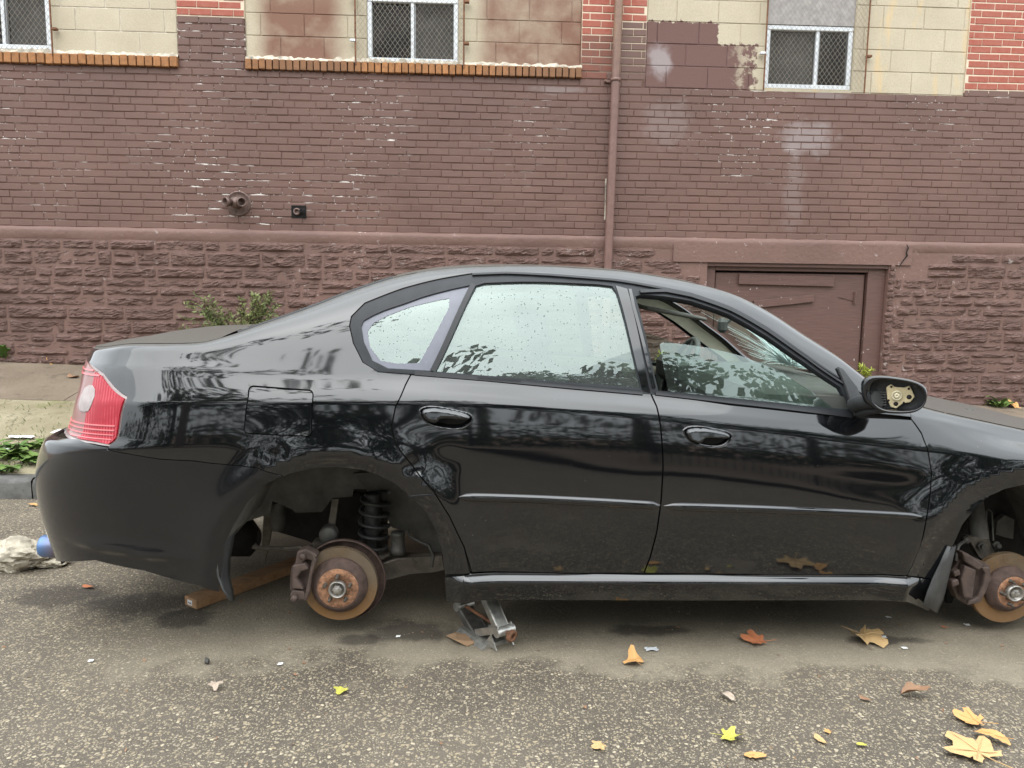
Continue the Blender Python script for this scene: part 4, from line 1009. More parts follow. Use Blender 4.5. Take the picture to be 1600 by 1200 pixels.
# front wing
hoodv = TOPV-.004
fu0 = float(uv([(1424, 655)])[0, 0])
wing = np.vstack([uv(frt_gap), uv([(1455, 905), (1470, 890)]+arch_f), uv([(1730, 945)])*[1, 1], [[2.75, VN[1]-.05], [2.75, VN[3]], [2.80, VN[6]], [2.80, hoodv]], [[u, hoodv] for u in np.linspace(2.7, fu0, 30)]])
shell('front_wing', inset(wing, .002), [], 'dusty_paint', car)
nose = np.array([[2.755, VN[1]-.05], [2.755, VN[3]], [2.805, VN[6]], [2.805, hoodv]]+[[u, hoodv] for u in np.linspace(2.9, UF+UFL+.30, 12)]+[[UF+UFL+.30, VN[0]+.02], [2.76, VN[0]+.02]])
shell('front_bumper', nose, [], 'bumper_paint', car)
# rear bumper round the corner to the middle
lu = lamp_uv; lamp_bot = uv([(169, 699), (145, 694), (124, 686)])
vl = float(uv([(112, 690)])[0, 1]); vlow = float(uv([(112, 866)])[0, 1])
bumper = np.vstack([seamv[::-1], lamp_bot, [[US-UL*.75, vl], [US-UL, vl+.004], [UC, vl+.004]], [[UC, vlow], [US-UL*.8, vlow]], uv(b_low[::-1]), uv(arch_r[:4])])
shell('rear_bumper', inset(bumper, .0015), [], 'bumper_paint', car)
# boot face and lid edge behind the lamps
face = np.vstack([lamp_uv[[6, 7, 8, 0]], uv([(140, 547)]), [[US-UL*.9, TOPV-.004], [UC, TOPV-.004], [UC, vl+.01], [US-UL, vl+.01]]])
lampface = np.vstack([lamp_uv, ])
TW = .30
face = np.array([[US-UL*.86, vl+.012], [US-UL*.86, TOPV-.03], [US-UL*.80, TOPV-.005], [UC, TOPV-.005], [UC, vl+.012]])
shell('boot_face', face, [], 'black_paint', car)
# tail lamps
lamp_full = np.vstack([lamp_uv[:6], [[US-UL*.70, float(lamp_uv[6, 1])], [US-UL*.85, vl+.014], [US-UL*.85, TOPV-.035], [US-UL*.7, TOPV-.02]]])
lamp_root = [part_empty('tail_lamp', car), part_empty('tail_lamp', car)]
shell('bezel', lamp_full, [], 'lamp_bezel', lamp_root, off=.006)
lens = inset(lamp_full, .007)
xsplit = float(uv([(141, 620)])[0, 0]); xend = float(uv([(133, 620)])[0, 0])
def clip_u(poly, u0, left):
    out = []
    for i in range(len(poly)):
        a, b = poly[i], poly[(i+1) % len(poly)]; ia, ib = (a[0] < u0) == left, (b[0] < u0) == left
        if ia: out.append(a)
        if ia != ib: t = (u0-a[0])/(b[0]-a[0]); out.append(a+(b-a)*t)
    return np.array(out)
shell('red_lens', clip_u(lens, xsplit, False), [], 'lamp_red', lamp_root, off=-.002, step=.012)
shell('clear_lens', clip_u(lens, xsplit+.002, True), [], 'lamp_clear', lamp_root, off=-.001, step=.012)
for py in (578, 585, 662, 669, 676, 683):
    y_ = float(uv([(165, py+4)])[0, 1])
    u_hi = max(np.interp(0, [0], [0]), -9)
    us = [p for p in np.linspace(lens[:, 0].min(), lens[:, 0].max(), 120) if inside(np.array([[p, y_]]), lens)[0]]
    if len(us) > 5: shell('lens_rib', np.array([[us[2], y_], [us[-3], y_], [us[-3], y_+.0035], [us[2], y_+.0035]]), [], 'lamp_ridge', lamp_root, off=-.0045, step=.02, lip=.004)
c0 = uv([(137, 622)])[0]
shell('reverse_lens', chaikin(np.array([[c0[0]-.05, c0[1]-.045], [c0[0]+.024, c0[1]-.050], [c0[0]+.036, c0[1]-.03], [c0[0]+.044, c0[1]+.02], [c0[0]+.01, c0[1]+.034], [c0[0]-.05, c0[1]+.02]]), n=1), [], 'lamp_white', lamp_root, off=-.004, step=.014, lip=.004)
# side skirt
skirt = uv([(695, 901), (737, 897), (1006, 898), (1417, 901), (1456, 906), (1462, 940), (1450, 955), (1413, 938), (1040, 936), (752, 936), (697, 940)])
def SK(u, v, off=0.0):
    P = S(u, v); zt = S(np.asarray(u), np.asarray(u)*0+float(skirt[2, 1]))[..., 2]; t = np.clip((zt-P[..., 2])/.028, 0, 4)
    bulge = .026*np.where(t < 1, t*(2-t), 1.0)-.004*np.clip(t-1, 0, 3); P[..., 1] -= np.clip(bulge, 0, 1)*np.clip((np.asarray(u)-(skirt[0, 0]+.0))/.10, .25, 1)*np.clip((skirt[4, 0]-np.asarray(u))/.12, .1, 1); return P
shell('side_skirt', inset(skirt, .001), [], 'black_paint', car, surf=SK, step=.009, lip=.03)
# dark inner shell behind the gaps
inner = np.vstack([uv([(695, 930), (1454, 930)]), uv([(1470, 890)]+arch_f[:1])*1, uv(arch_f)+[0, .02], [[2.7, VN[1]]], [[2.7, hoodv-.01]], rail[::1], [[US-.02, hoodv-.02]], uv([(215, 700), (345, 722), (430, 738)]), uv(arch_r[4:])+[0, .006]])
shell('inner_shell', inner, [inset(win_uv, .004)], 'underbody', car, off=.022, step=.04, lip=0)
# cream lining of the pillars
lining = np.vstack([rail[(rail[:, 0] > float(win_uv[:, 0].min())-.12) & (rail[:, 0] < float(a_base[0, 0]))], uv([(530, 590), (645, 598), (900, 620), (1140, 645), (1400, 668)])])
shell('pillar_lining', lining, [inset(win_uv, .014)], 'cream_trim', car, off=.045, step=.04, lip=0)
# window trim, glass
g_quarter = uv([(564, 509), (568, 500), (582, 492), (600, 484), (630, 474), (660, 463), (700, 452), (737, 444), (677, 579), (606, 575), (582, 563), (568, 533)])
g_rear = uv([(681, 580), (744, 445), (757, 441), (810, 439), (870, 440), (935, 443), (957, 446), (964, 456), (1002, 606), (850, 594)])
g_front = uv([(993, 462), (1003, 459), (1040, 462), (1080, 469), (1140, 490), (1200, 525), (1260, 567), (1314, 604), (1334, 640), (1260, 634), (1140, 621), (1029, 610)])
g_drop = uv([(1033, 536), (1037, 533), (1060, 534), (1110, 541), (1158, 553), (1200, 569), (1224, 579), (1269, 608), (1308, 638), (1300, 650), (1050, 625)])
shell('window_trim', inset(win_uv, .0015), [g_quarter, g_rear, g_front], 'black_rubber', car, off=.004, step=.02, lip=.03)
shell('quarter_glass', inset(g_quarter, -.004), [], 'door_glass', car, off=.012, step=.03, lip=0)
frit_in = uv([(574, 516), (583, 503), (606, 491), (640, 478), (690, 466), (702, 464), (701, 480), (655, 566), (620, 567), (594, 562), (577, 540)])
shell('glass_border', inset(g_quarter, -.003), [frit_in], 'glass_frit', car, off=.0105, step=.02, lip=0)
shell('window_glass', inset(g_rear, -.006), [], 'door_glass', doors_r, off=.013, step=.03, lip=0)
dg = shell('window_glass', g_drop, [], 'dropped_glass', doors_f, off=.020, step=.03, lip=.004)
# glossy B pillar, frame lines
bp = uv([(962, 446), (980, 451), (1016, 613), (1004, 610)]); shell('pillar_cover', bp, [], 'black_paint', car, off=.0, step=.02, lip=.006)
def strip(name, px, w_, mat, parent, off=-.006, lip=.008, mirror=True, closed=False):
    p = uv(px); t = np.gradient(p, axis=0); t /= np.linalg.norm(t, axis=1, keepdims=True); n = np.stack([-t[:, 1], t[:, 0]], -1)
    poly = np.vstack([p+n*w_/2, (p-n*w_/2)[::-1]]); return shell(name, poly, [], mat, parent, off=off, step=.015, lip=lip, mirror=mirror)
strip('belt_strip', [(648, 583), (760, 592), (900, 605), (1004, 614)], .016, 'trim_satin', doors_r, -.006)
strip('belt_strip', [(1024, 614), (1140, 627), (1260, 640), (1330, 648)], .016, 'trim_satin', doors_f, -.006)
strip('frame_edge', [(984, 452), (990, 480), (1006, 540), (1022, 606)], .012, 'black_paint', doors_f, -.004)
strip('frame_edge', [(1000, 456), (1040, 455), (1080, 463), (1140, 484), (1200, 518), (1260, 560), (1318, 600)], .012, 'trim_satin', doors_f, -.006)
strip('frame_edge', [(676, 580), (700, 530), (740, 444)], .020, 'trim_satin', doors_r, -.003)
strip('drip_rail', [(738, 429), (790, 427), (840, 429), (900, 433), (960, 438), (1020, 448), (1080, 460), (1140, 481), (1200, 514), (1260, 556), (1310, 590)], .010, 'trim_satin', car, -.004)
strip('sill_end_seam', [(638, 776), (650, 774.5), (664, 773.5), (677, 773)], .006, 'trim_satin', car, -.003, .006)
# body mouldings and door handles
def moulding(px0, px1, parent):
    a, b = uv([px0, px1]); n = 30; us = np.linspace(0, 1, n); sec = [(.0, -.015), (.009, -.012), (.013, -.002), (.011, .007), (.006, .012), (0, .0135)]
    vs = []; fs = []
    for i, t in enumerate(us):
        e = min(1, t/.05+.15, (1-t)/.03+.3); c = a+(b-a)*t
        for (d, h) in sec: vs.append(S(np.array([c[0]]), np.array([c[1]+h*1.15*e+.0]))[0]+np.array([0, -d*min(1, e), 0]))
    m = len(sec); fs = [(i*m+j, (i+1)*m+j, (i+1)*m+j+1, i*m+j+1) for i in range(n-1) for j in range(m-1)]
    for far in (0, 1):
        b_ = MB(); vv = [(p[0], 2*YM-p[1] if far else p[1], p[2]) for p in vs]; b_.add(vv, [f[::-1] for f in fs] if far else fs, True); b_.build('moulding', M['black_paint'], parent[far])
moulding((717, 777), (1031, 790), doors_r); moulding((1037, 791), (1440, 807), doors_f)
def near_edge(u, v, poly):
    q = np.stack([np.ravel(u), np.ravel(v)], -1); return np.where(inside(q, poly), dist_poly(q, poly), 0).reshape(np.shape(u))
def handle(px, parent):
    x0, y0, x1, y1, yb = px; ring = handle_ring(px); rin = inset(ring, .0065)
    def RG(u, v):
        P = S(u, v); d = np.clip(near_edge(u, v, ring)/.0033, 0, 2); P[..., 1] -= .0065*np.sqrt(np.clip(1-(d-1)**2, 0, 1)); return P
    shell('escutcheon', ring, [rin], 'black_paint', parent, surf=RG, step=.003, lip=.01)
    def CU(u, v):
        P = S(u, v); d = near_edge(u, v, rin); P[..., 1] += .028*np.clip(d/.012, 0, 1)**.6; return P
    shell('handle_cup', rin, [], 'black_paint', parent, surf=CU, step=.005, lip=0)
    gr = chaikin(uv([(x0+4, y0+4), (x0+14, y0), (x0+34, y0), (x1-16, y1-3), (x1-5, y1+3), (x1-7, y1+9), (x1-20, y1+10), (x0+36, y0+16), (x0+30, y0+24), (x0+20, y0+24), (x0+8, y0+18)]), n=2)
    def GR(u, v):
        P = S(u, v); P[..., 1] -= .004+.017*np.sqrt(np.clip(near_edge(u, v, gr)/.010, 0, 1)); return P
    shell('grip', gr, [], 'black_paint', parent, surf=GR, step=.004, lip=.02)
handle(H_REAR, doors_r); handle(H_FRONT, doors_f)

# ---- top of the car: roof, screens, boot lid, bonnet between the two edge lines
def edge(x):
    x = np.asarray(x, float); P = S(x, x*0+TOPV); return P
XE = np.linspace(US-UL+.001, UF+UFL, 500); PE = S(XE, XE*0+TOPV); oE = np.argsort(PE[:, 0]); PEs = PE[oE]
def crown(x):
    return np.interp(x, [xx for xx in CR[0]], CR[1])
xw = lambda a, b, o: float(on_y(a, b, YC+o)[0])
CR = ([xw(130, 545, .2), xw(180, 540, .2), xw(330, 532, .2), xw(480, 482, .21), xw(640, 428, .29), xw(840, 415, .3), xw(1060, 437, .3), xw(1260, 525, .2), xw(1400, 622, .13), xw(1470, 645, .12), 2.4, 3.0],
      [.010, .026, .034, .042, .026, .018, .024, .05, .04, .035, .05, .02])
def top_pt(x, w_):
    """w in [-1, 1] across the car"""
    x = np.asarray(x, float); ye = np.interp(x, PEs[:, 0], PEs[:, 1]); ze = np.interp(x, PEs[:, 0], PEs[:, 2])
    hw = YM-ye; y = YM+hw*w_; c = crown(x)
    return np.stack([x, y, ze+c*(1-np.abs(w_)**2.2)], -1)
def top_patch(name, x0, x1, mat, parent, w0=.985, sink=0.0, nx=60, ny=40, slantf=0.0, slantr=0.0, thick=.0):
    b = MB(); ws = np.linspace(-w0, w0, ny+1); vs = []
    for i in range(nx+1):
        for w_ in ws:
            a, c = x0-slantr*(1-abs(w_)**2), x1+slantf*(1-abs(w_)**2); x = a+(c-a)*i/nx
            p = top_pt(np.array([x]), w_)[0]; vs.append((p[0], p[1], p[2]-sink))
    m = ny+1; b.add(vs, [(i*m+j, (i+1)*m+j, (i+1)*m+j+1, i*m+j+1) for i in range(nx) for j in range(ny)], True); return b.build(name, M[mat], parent)
x_tail = float(PEs[0, 0])+.004; x_boot = xw(345, 528, .15); x_rg0 = xw(372, 520, .16); x_rg1 = xw(615, 433, .28); x_ws1 = xw(1085, 443, .29); x_cowl = xw(1405, 625, .13); x_hood = xw(1440, 636, .12)
top_patch('boot_lid', x_tail, x_boot, 'dusty_paint', car, .985)
top_patch('boot_gutter', x_boot+.004, x_rg0-.002, 'black_rubber', car, .99, .012, 4)
top_patch('rear_screen', x_rg0, x_rg1, 'dirty_rear_glass', car, .97, .003, slantf=-.02)
top_patch('rear_screen_border', x_rg0, x_rg0+.06, 'trim_satin', car, .97, .006, 4)
top_patch('roof', x_rg1+.004, x_ws1, 'dusty_paint', car, 1.0, .0, slantr=.02, slantf=.06)
top_patch('headliner', x_rg1-.05, x_ws1-.02, 'cream_trim', car, .90, .045, 20, 16, slantf=.06)
ws_obj = top_patch('windscreen', x_ws1+.003, x_cowl, 'clear_glass', car, .975, .004, slantf=.10)
for me in (ws_obj.data,):   # the sheet starts behind the bowed roof edge
    pass
top_patch('cowl', x_cowl+.004, x_hood+.03, 'plastic_dark', car, .95, .03, 6, slantf=.06)
top_patch('bonnet', x_hood+.03, 2.98, 'dusty_paint', car, .975, .0)
for s in (-1, 1):
    b = MB(); pts = [tuple(top_pt(np.array([x]), s*.985)[0]-np.array([0, 0, .004])) for x in np.linspace(x_rg0, x_rg1, 14)]
    b.tube(pts, .010, 8); b.build('screen_seal', M['trim_satin'], car)

# ------------------------------------------------------------------ wheel wells, brakes, suspension
def yp(px, py, Y): return Vector(on_y(px, py, Y))
def plate(name, px, Y, t, mat, parent):
    """flat plate standing in the car's long plane"""
    pts = [on_y(a, b, Y) for a, b in px]; poly = [(float(p[0]), float(p[2])) for p in pts]
    if area2(np.array(poly)) < 0: poly = poly[::-1]
    b = MB(); b.prism(poly, frame((0, Y, 0), (1, 0, 0), (0, 0, 1), (0, -1, 0)) @ Matrix.Translation((0, 0, -t)), t); return b.build(name, M[mat], parent)
def liner(name, uvpts, depth, parent, mat='well_liner', far=False):
    P = S(uvpts[:, 0], uvpts[:, 1]); b = MB(); vs = []; st = [.012, .05, depth*.5, depth]
    for p in P:
        for d in st: vs.append((p[0], p[1]+d, p[2]+(.012 if d < .03 else .012)))
    m = len(st); b.add(vs, [(i*m+j, (i+1)*m+j, (i+1)*m+j+1, i*m+j+1) for i in range(len(P)-1) for j in range(m-1)], True)
    b.build(name, M[mat], parent)
    b2 = MB(); b2.add([(v[0], 2*YM-v[1], v[2]) for v in vs], [f[::-1] for f in b.f], True); b2.build(name, M[mat], parent)
liner('wheel_arch_liner', uv(arch_r), .46, car); liner('wheel_arch_liner', uv(arch_f), .46, car)
rear_w = part_empty('rear_suspension', car); frt_w = part_empty('front_suspension', car)
plate('inner_panel', [(345, 860), (355, 800), (395, 750), (450, 718), (530, 708), (600, 715), (655, 745), (640, 767), (553, 764), (550, 776), (520, 778), (503, 800), (462, 801), (455, 795), (425, 783), (422, 803), (385, 815)], 3.08, .02, 'well_liner', rear_w)
plate('inner_panel', [(552, 740), (632, 735), (672, 770), (700, 830), (702, 905), (688, 878), (662, 852), (640, 832), (612, 824), (600, 800)], 3.04, .02, 'well_liner', rear_w)
plate('subframe', [(425, 795), (560, 770), (600, 800), (600, 875), (560, 885), (480, 845), (430, 830)], 3.35, .15, 'underbody', rear_w)
plate('bracket_plate', [(412, 800), (428, 805), (420, 850), (413, 880), (408, 880), (410, 840)], 3.15, .02, 'suspension_metal', rear_w)
b = MB(); c = yp(392, 840, 3.55); b.tube([c+Vector((-.28, 0, 0)), c+Vector((-.24, 0, 0)), c+Vector((.0, 0, 0)), c+Vector((.04, 0, 0))], [.05, .09, .09, .04], 20); b.build('silencer', M['underbody'], rear_w)
b = MB(); c = yp(435, 812, 3.15); b.tube([c+Vector((0, 0, .08)), c+Vector((0, 0, -.03)), c+Vector((0, 0, -.045))], [.035, .035, .028], 16); b.build('bush_housing', M['canister_metal'], rear_w)
sx = yp(587, 770, 2.97); sb = yp(583, 866, 2.97)
b = MB(); n = 170; turns = 5.6; pts = []
for i in range(n+1):
    t = i/n; a = 2*math.pi*turns*t; r = .060*(.9+.1*math.sin(math.pi*t)); c = sx.lerp(sb, t); pts.append((c.x+r*math.cos(a), c.y+r*math.sin(a), c.z))
b.tube(pts, .0072, 8); b.build('coil_spring', M['spring_steel'], rear_w)
b = MB(); prof = []; hz = sx.z-sb.z
for i in range(19): prof.append((.036 if i % 2 else .029, hz*(1-i/28)))
prof.append((.022, hz*.3)); prof.append((.022, -.03))
b.lathe(prof, Matrix.Translation(sb), 18); b.build('damper', M['spring_steel'], rear_w)
b = MB(); b.lathe([(.0, .006), (.068, .006), (.072, 0), (.055, -.012), (.0, -.012)], Matrix.Translation(sb), 22); b.build('spring_seat', M['suspension_metal'], rear_w)
c = yp(622, 862, 2.96); b = MB(); b.lathe([(0, .085), (.026, .085), (.031, .08), (.031, .074), (.028, .07), (.028, .02), (.033, .016), (.033, 0), (.026, -.012), (0, -.012)], Matrix.Translation(c), 22); b.build('bump_stop_can', M['canister_metal'], rear_w)
plate('lower_link', [(592, 884), (640, 872), (690, 868), (694, 890), (680, 894), (640, 897), (598, 908)], 2.95, .05, 'suspension_metal', rear_w)
b = MB(); b.tube([yp(590, 884, 2.9), yp(620, 874, 2.9), yp(640, 873, 2.9), yp(650, 880, 2.92)], .006, 8); b.build('brake_pipe', M['suspension_metal'], rear_w)
b = MB(); b.tube([yp(636, 828, 3.0), yp(640, 838, 2.98), yp(655, 846, 2.97), yp(670, 852, 2.96), yp(677, 868, 2.95), yp(674, 885, 2.95)], .007, 8); b.build('cable_sleeve', M['canister_metal'], rear_w)
b = MB(); b.tube([yp(396, 852, 3.0), yp(402, 856, 3.0), yp(440, 857, 2.98), yp(470, 855, 2.95), yp(486, 866, 2.92)], [.014, .010, .009, .009, .009], 10); b.build('anti_roll_bar', M['suspension_metal'], rear_w)
plate('trailing_link', [(519, 780), (529, 780), (521, 838), (510, 838)], 2.93, .015, 'suspension_metal', rear_w)
c = yp(514, 834, 2.90); b = MB(); b.lathe([(0, .03), (.03, .03), (.036, .02), (.036, -.02), (.03, -.03), (0, -.03)], facing(c), 22); b.build('rubber_bush', M['canister_metal'], rear_w)
b = MB(); b.bbox(tuple(yp(486, 850, 2.95)-Vector((0, 0, .06))), tuple(yp(524, 838, 3.02)+Vector((0, 0, 0))), .01); b.build('knuckle', M['suspension_metal'], rear_w)
b = MB(); c = yp(575, 905, 2.9); b.bbox((c.x-.16, 2.89, c.z-.03), (c.x+.05, 2.97, c.z+.06), .02); b.build('hub_carrier', M['suspension_metal'], rear_w)
def brake(c_hub, c_disc, rd, rh, rf, shield, cal, parent, YD):
    root = part_empty('brake_assembly', parent)
    o = yp(*c_disc, YD); y0 = YD
    A = facing((o.x, y0, o.z))
    b = MB(); b.lathe([(rh-.004, .001), (rh+.004, .0012), (rd-.010, .0012), (rd-.0015, .001)], A, 72); b.lathe([(rd-.0015, .001), (rd, -.001), (rd, -.009)], A, 72); b.lathe([(rd, -.009), (rd-.012, -.009)], A, 72); b.lathe([(rd-.012, -.009), (rd-.012, -.017)], A, 72); b.lathe([(rd-.012, -.017), (rd, -.017)], A, 72); b.lathe([(rd, -.017), (rd, -.025)], A, 72); b.lathe([(rd, -.025), (rh*.6, -.025)], A, 72); b.build('brake_disc', M['disc_face'], root)
    b = MB(); b.lathe([(rh+.002, -.002), (rh, .012)], A, 64); b.lathe([(rh, .012), (rh-.004, .016), (rf+.012, .034), (rf+.004, .039)], A, 64); b.lathe([(rf+.004, .039), (rf-.002, .040)], A, 64); b.build('disc_hat', M['disc_hat_rust'], root)
    b = MB(); b.lathe([(rf-.001, .039), (rf-.004, .0415), (.037, .0415), (.036, .038), (.030, .038)], A, 64); b.build('hub_face', M['hub_rust'], root)
    b = MB(); b.lathe([(.034, .036), (.033, .058), (.030, .059), (.027, .057), (.025, .044), (0, .044)], A, 32); b.build('hub_bore', M['bright_steel'], root)
    b = MB(); b.lathe([(.019, .043), (.018, .056), (.011, .058), (.010, .068), (0, .070)], A, 6, False); b.build('axle_nut', M['bright_steel'], root)
    for k in range(5):
        a = math.pi/2+2*math.pi*k/5+(.0 if shield else .35); b = MB(); b.lathe([(.0085, .040), (.0085, .043), (.0060, .044), (.0060, .064), (.0045, .067), (0, .067)], A @ Matrix.Translation((.05*math.cos(a), .05*math.sin(a), 0)), 10); b.build('wheel_stud', M['stud_steel'], root)
    if shield:
        b = MB(); b.lathe([(.05, -.055), (rd+.006, -.055), (rd+.016, -.05), (rd+.018, -.028), (rd+.014, -.026)], A @ Matrix.Translation((.010, .006, 0)), 56); b.build('dust_shield', M['disc_hat_rust'], root)
    # caliper on the tail side of the disc
    cr = part_empty('caliper', parent)
    outer, fing = cal
    plate('caliper_body', outer, YD-.022, .034, 'caliper_iron', cr)
    plate('caliper_back', outer, YD+.046, .045, 'caliper_iron', cr)
    for f in fing: plate(f[0], f[1], f[2], f[3], 'caliper_iron', cr)
    for pl in list(cr.children):
        m = pl.modifiers.new('edge', 'BEVEL'); m.width = .006; m.segments = 3; m.limit_method = 'ANGLE'
    return root, cr
cal_r = ([(478, 868), (494, 866), (494, 880), (484, 898), (482, 920), (476, 938), (452, 922), (454, 890), (462, 876)],
         [('caliper_bridge', [(464, 862), (478, 858), (496, 868), (492, 878), (478, 874), (466, 888), (460, 884)], 2.745, .05),
          ('caliper_piston_housing', [(456, 884), (476, 880), (482, 890), (470, 894), (463, 904), (470, 914), (474, 922), (456, 920)], 2.735, .03),
          ('caliper_finger', [(456, 922), (474, 924), (479, 938), (460, 938), (452, 932)], 2.742, .04),
          ('caliper_bracket', [(489, 868), (495, 876), (487, 900), (484, 925), (478, 940), (474, 938), (480, 912), (484, 890)], 2.740, .022)])
bk, cr = brake((522, 922), (531, 913), .146, .108, .080, True, cal_r, rear_w, 2.80)
for q in ((473, 869), (460, 934)):
    c = yp(*q, 2.73); b = MB(); b.lathe([(0, .014), (.010, .014), (.012, .010), (.012, -.03), (0, -.03)], facing(c), 12); b.build('slide_bolt', M['caliper_iron'], cr)
cal_f = ([(1500, 870), (1516, 868), (1548, 884), (1545, 912), (1534, 938), (1512, 946), (1496, 936), (1488, 918), (1490, 890)],
         [('caliper_bridge', [(1504, 864), (1514, 866), (1538, 884), (1530, 892), (1508, 878)], 2.735, .05),
          ('caliper_finger', [(1508, 884), (1526, 891), (1523, 912), (1520, 936), (1506, 934), (1502, 906)], 2.738, .035),
          ('caliper_lug', [(1490, 894), (1500, 890), (1502, 899), (1492, 902)], 2.742, .03), ('caliper_lug', [(1487, 908), (1498, 905), (1500, 914), (1488, 918)], 2.742, .03),
          ('caliper_bracket', [(1532, 886), (1548, 886), (1549, 905), (1540, 928), (1532, 942), (1512, 947), (1514, 940), (1528, 934), (1536, 915), (1540, 897)], 2.746, .02)])
bf, cf = brake((1576, 924), (1572, 919), .146, .094, .066, False, cal_f, frt_w, 2.80)
# front strut
c = yp(1530, 842, 2.90); d = Vector((.0, .16, .52))
b = MB(); b.tube([c, c+d*.12, c+d*.125, c+d], [.036, .036, .031, .031], 18); b.build('strut', M['well_liner'], frt_w)
plate('strut_bracket', [(1512, 838), (1545, 842), (1556, 868), (1548, 884), (1530, 870), (1516, 846)], 2.87, .03, 'suspension_metal', frt_w)
for q in ((1532, 852), (1556, 851)):
    b = MB(); b.lathe([(.016, 0), (.016, .008), (.010, .009), (.010, .022), (0, .022)], facing(yp(*q, 2.86)), 6, False); b.build('bolt', M['canister_metal'], frt_w)
b = MB(); b.tube([yp(1510, 844, 2.86), yp(1505, 847, 2.83), yp(1498, 852, 2.80), yp(1495, 862, 2.78), yp(1494, 876, 2.77)], .0065, 8); b.build('brake_hose', M['canister_metal'], frt_w)
b = MB(); b.lathe([(0, .012), (.012, .012), (.014, -.012), (0, -.012)], facing(yp(1509, 844, 2.85)), 12); b.build('hose_clip', M['canister_metal'], frt_w)
b = MB(); b.tube([yp(1541, 840, 2.9), yp(1541, 800, 2.92), yp(1543, 795, 2.93), yp(1550, 800, 2.93), yp(1552, 845, 2.88)], .004, 6); b.build('sensor_wire', M['canister_metal'], frt_w)
plate('inner_panel', [(1480, 960), (1480, 800), (1520, 760), (1600, 730), (1690, 750), (1740, 820), (1740, 870), (1600, 870), (1560, 862), (1530, 880), (1505, 900)], 3.10, .02, 'underbody', frt_w)
plate('inner_rib', [(1558, 815), (1570, 805), (1585, 812), (1583, 842), (1572, 840), (1556, 835)], 3.06, .03, 'well_liner', frt_w)
plate('control_arm', [(1545, 915), (1620, 915), (1620, 940), (1545, 938)], 3.0, .06, 'underbody', frt_w)
# front spring of the visible strut, high in the well
# underside
def xof(px): return float(on_y(px, 900, YC)[0])
b = MB(); b.box((xof(705), YC+.09, .255), (xof(1470), 2*YM-YC-.09, .30)); b.build('floor_pan', M['underbody'], car)
b = MB(); b.box((xof(130), YC+.50, .50), (xof(700), 2*YM-YC-.50, .54)); b.build('boot_floor', M['underbody'], car)
b = MB(); b.box((xof(1490), YC+.48, .25), (2.85, 2*YM-YC-.48, .42)); b.build('engine_tray', M['underbody'], car)
b = MB(); c = yp(640, 905, 3.2); b.tube([c+Vector((-.5, .25, .04)), c+Vector((0, .2, .02)), c+Vector((.5, .28, -.01)), c+Vector((2.2, .28, -.01))], .03, 12); b.build('exhaust_pipe', M['suspension_metal'], car)
c = yp(68, 853, 3.05); b = MB(); b.lathe([(.034, .0), (.043, -.004), (.046, .004), (.046, .10), (.040, .16), (.03, .30)], frame(c, (0, 0, 1), (0, 1, 0), (1, 0, -.06)), 30); b.lathe([(.034, .0), (.034, .12), (0, .12)], frame(c, (0, 0, 1), (0, 1, 0), (1, 0, -.06)), 30); b.build('exhaust_tip', M['blued_steel'], car)
# mud flaps: bowed sheets reaching inboard
def flap(left, right, Y, name='mud_flap', dep=.11):
    b = MB(); vs = []; n = len(left)
    for (l, r) in zip(left, right):
        for k in range(5):
            t = k/4; p = yp(l[0]+(r[0]-l[0])*t, l[1]+(r[1]-l[1])*t, Y+dep*t); p.y -= .015*math.sin(math.pi*t); vs.append(p)
    m = 5; b.add(vs, [(i*m+j, i*m+j+1, (i+1)*m+j+1, (i+1)*m+j) for i in range(n-1) for j in range(m-1)], True); o = b.build(name, M['mud_flap'], car)
    sm = o.modifiers.new('thickness', 'SOLIDIFY'); sm.thickness = .006; return o
flap([(347, 829), (340, 850), (337, 875), (339, 900), (347, 922), (356, 934)], [(366, 823), (363, 845), (358, 872), (357, 900), (362, 922), (364, 939)], YC+.005)
flap([(1480, 853), (1468, 880), (1456, 905), (1448, 925), (1442, 944)], [(1491, 851), (1485, 880), (1478, 910), (1472, 935), (1462, 957)], YC+.0)

# ------------------------------------------------------------------ cabin
def xb(name, lo, hi, mat, parent, bev=.02, rot=None):
    b = MB(); b.bbox(lo, hi, bev, rot); return b.build(name, M[mat], parent)
cabx0, cabx1 = xof(600), xof(1440); zb = float(S(np.array([.5]), np.array([VN[8]]))[0, 2])
b = MB(); prof = [(xof(1175), zb-.22), (xof(1175), zb-.08), (xof(1200), zb-.015), (xof(1290), zb-.02), (xof(1440), zb-.03), (xof(1440), zb-.5), (xof(1250), zb-.6)]
b.prism(prof, frame((0, YC+.11, 0), (1, 0, 0), (0, 0, 1), (0, -1, 0)) @ Matrix.Translation((0, 0, -(2*HALF-.22))), 2*HALF-.22); b.build('dashboard', M['dash_plastic'], car)
xb('instrument_hood', (xof(1150), YM+.16, zb-.10), (xof(1230), YM+.54, zb+.035), 'dash_plastic', car, .03)
sw = Vector((xof(1120)+.16, YM+.36, zb-.045)); ax = Vector((-.9, 0, .42)).normalized(); sxv = Vector((0, 1, 0)); syv = ax.cross(sxv)
st = part_empty('steering_wheel', car); b = MB(); b.tube([sw+(sxv*math.cos(a)+syv*math.sin(a))*.185 for a in np.linspace(0, 2*math.pi, 41)], .015, 10, False); b.build('rim', M['dash_plastic'], st)
b = MB(); b.lathe([(0, .02), (.05, .015), (.06, -.01), (.03, -.06), (.03, -.2)], frame(sw, sxv, syv, ax), 20)
for a in (0, math.pi, -math.pi/2): b.tube([sw, sw+(sxv*math.cos(a)+syv*math.sin(a))*.18], .013, 8)
b.build('hub', M['dash_plastic'], st)
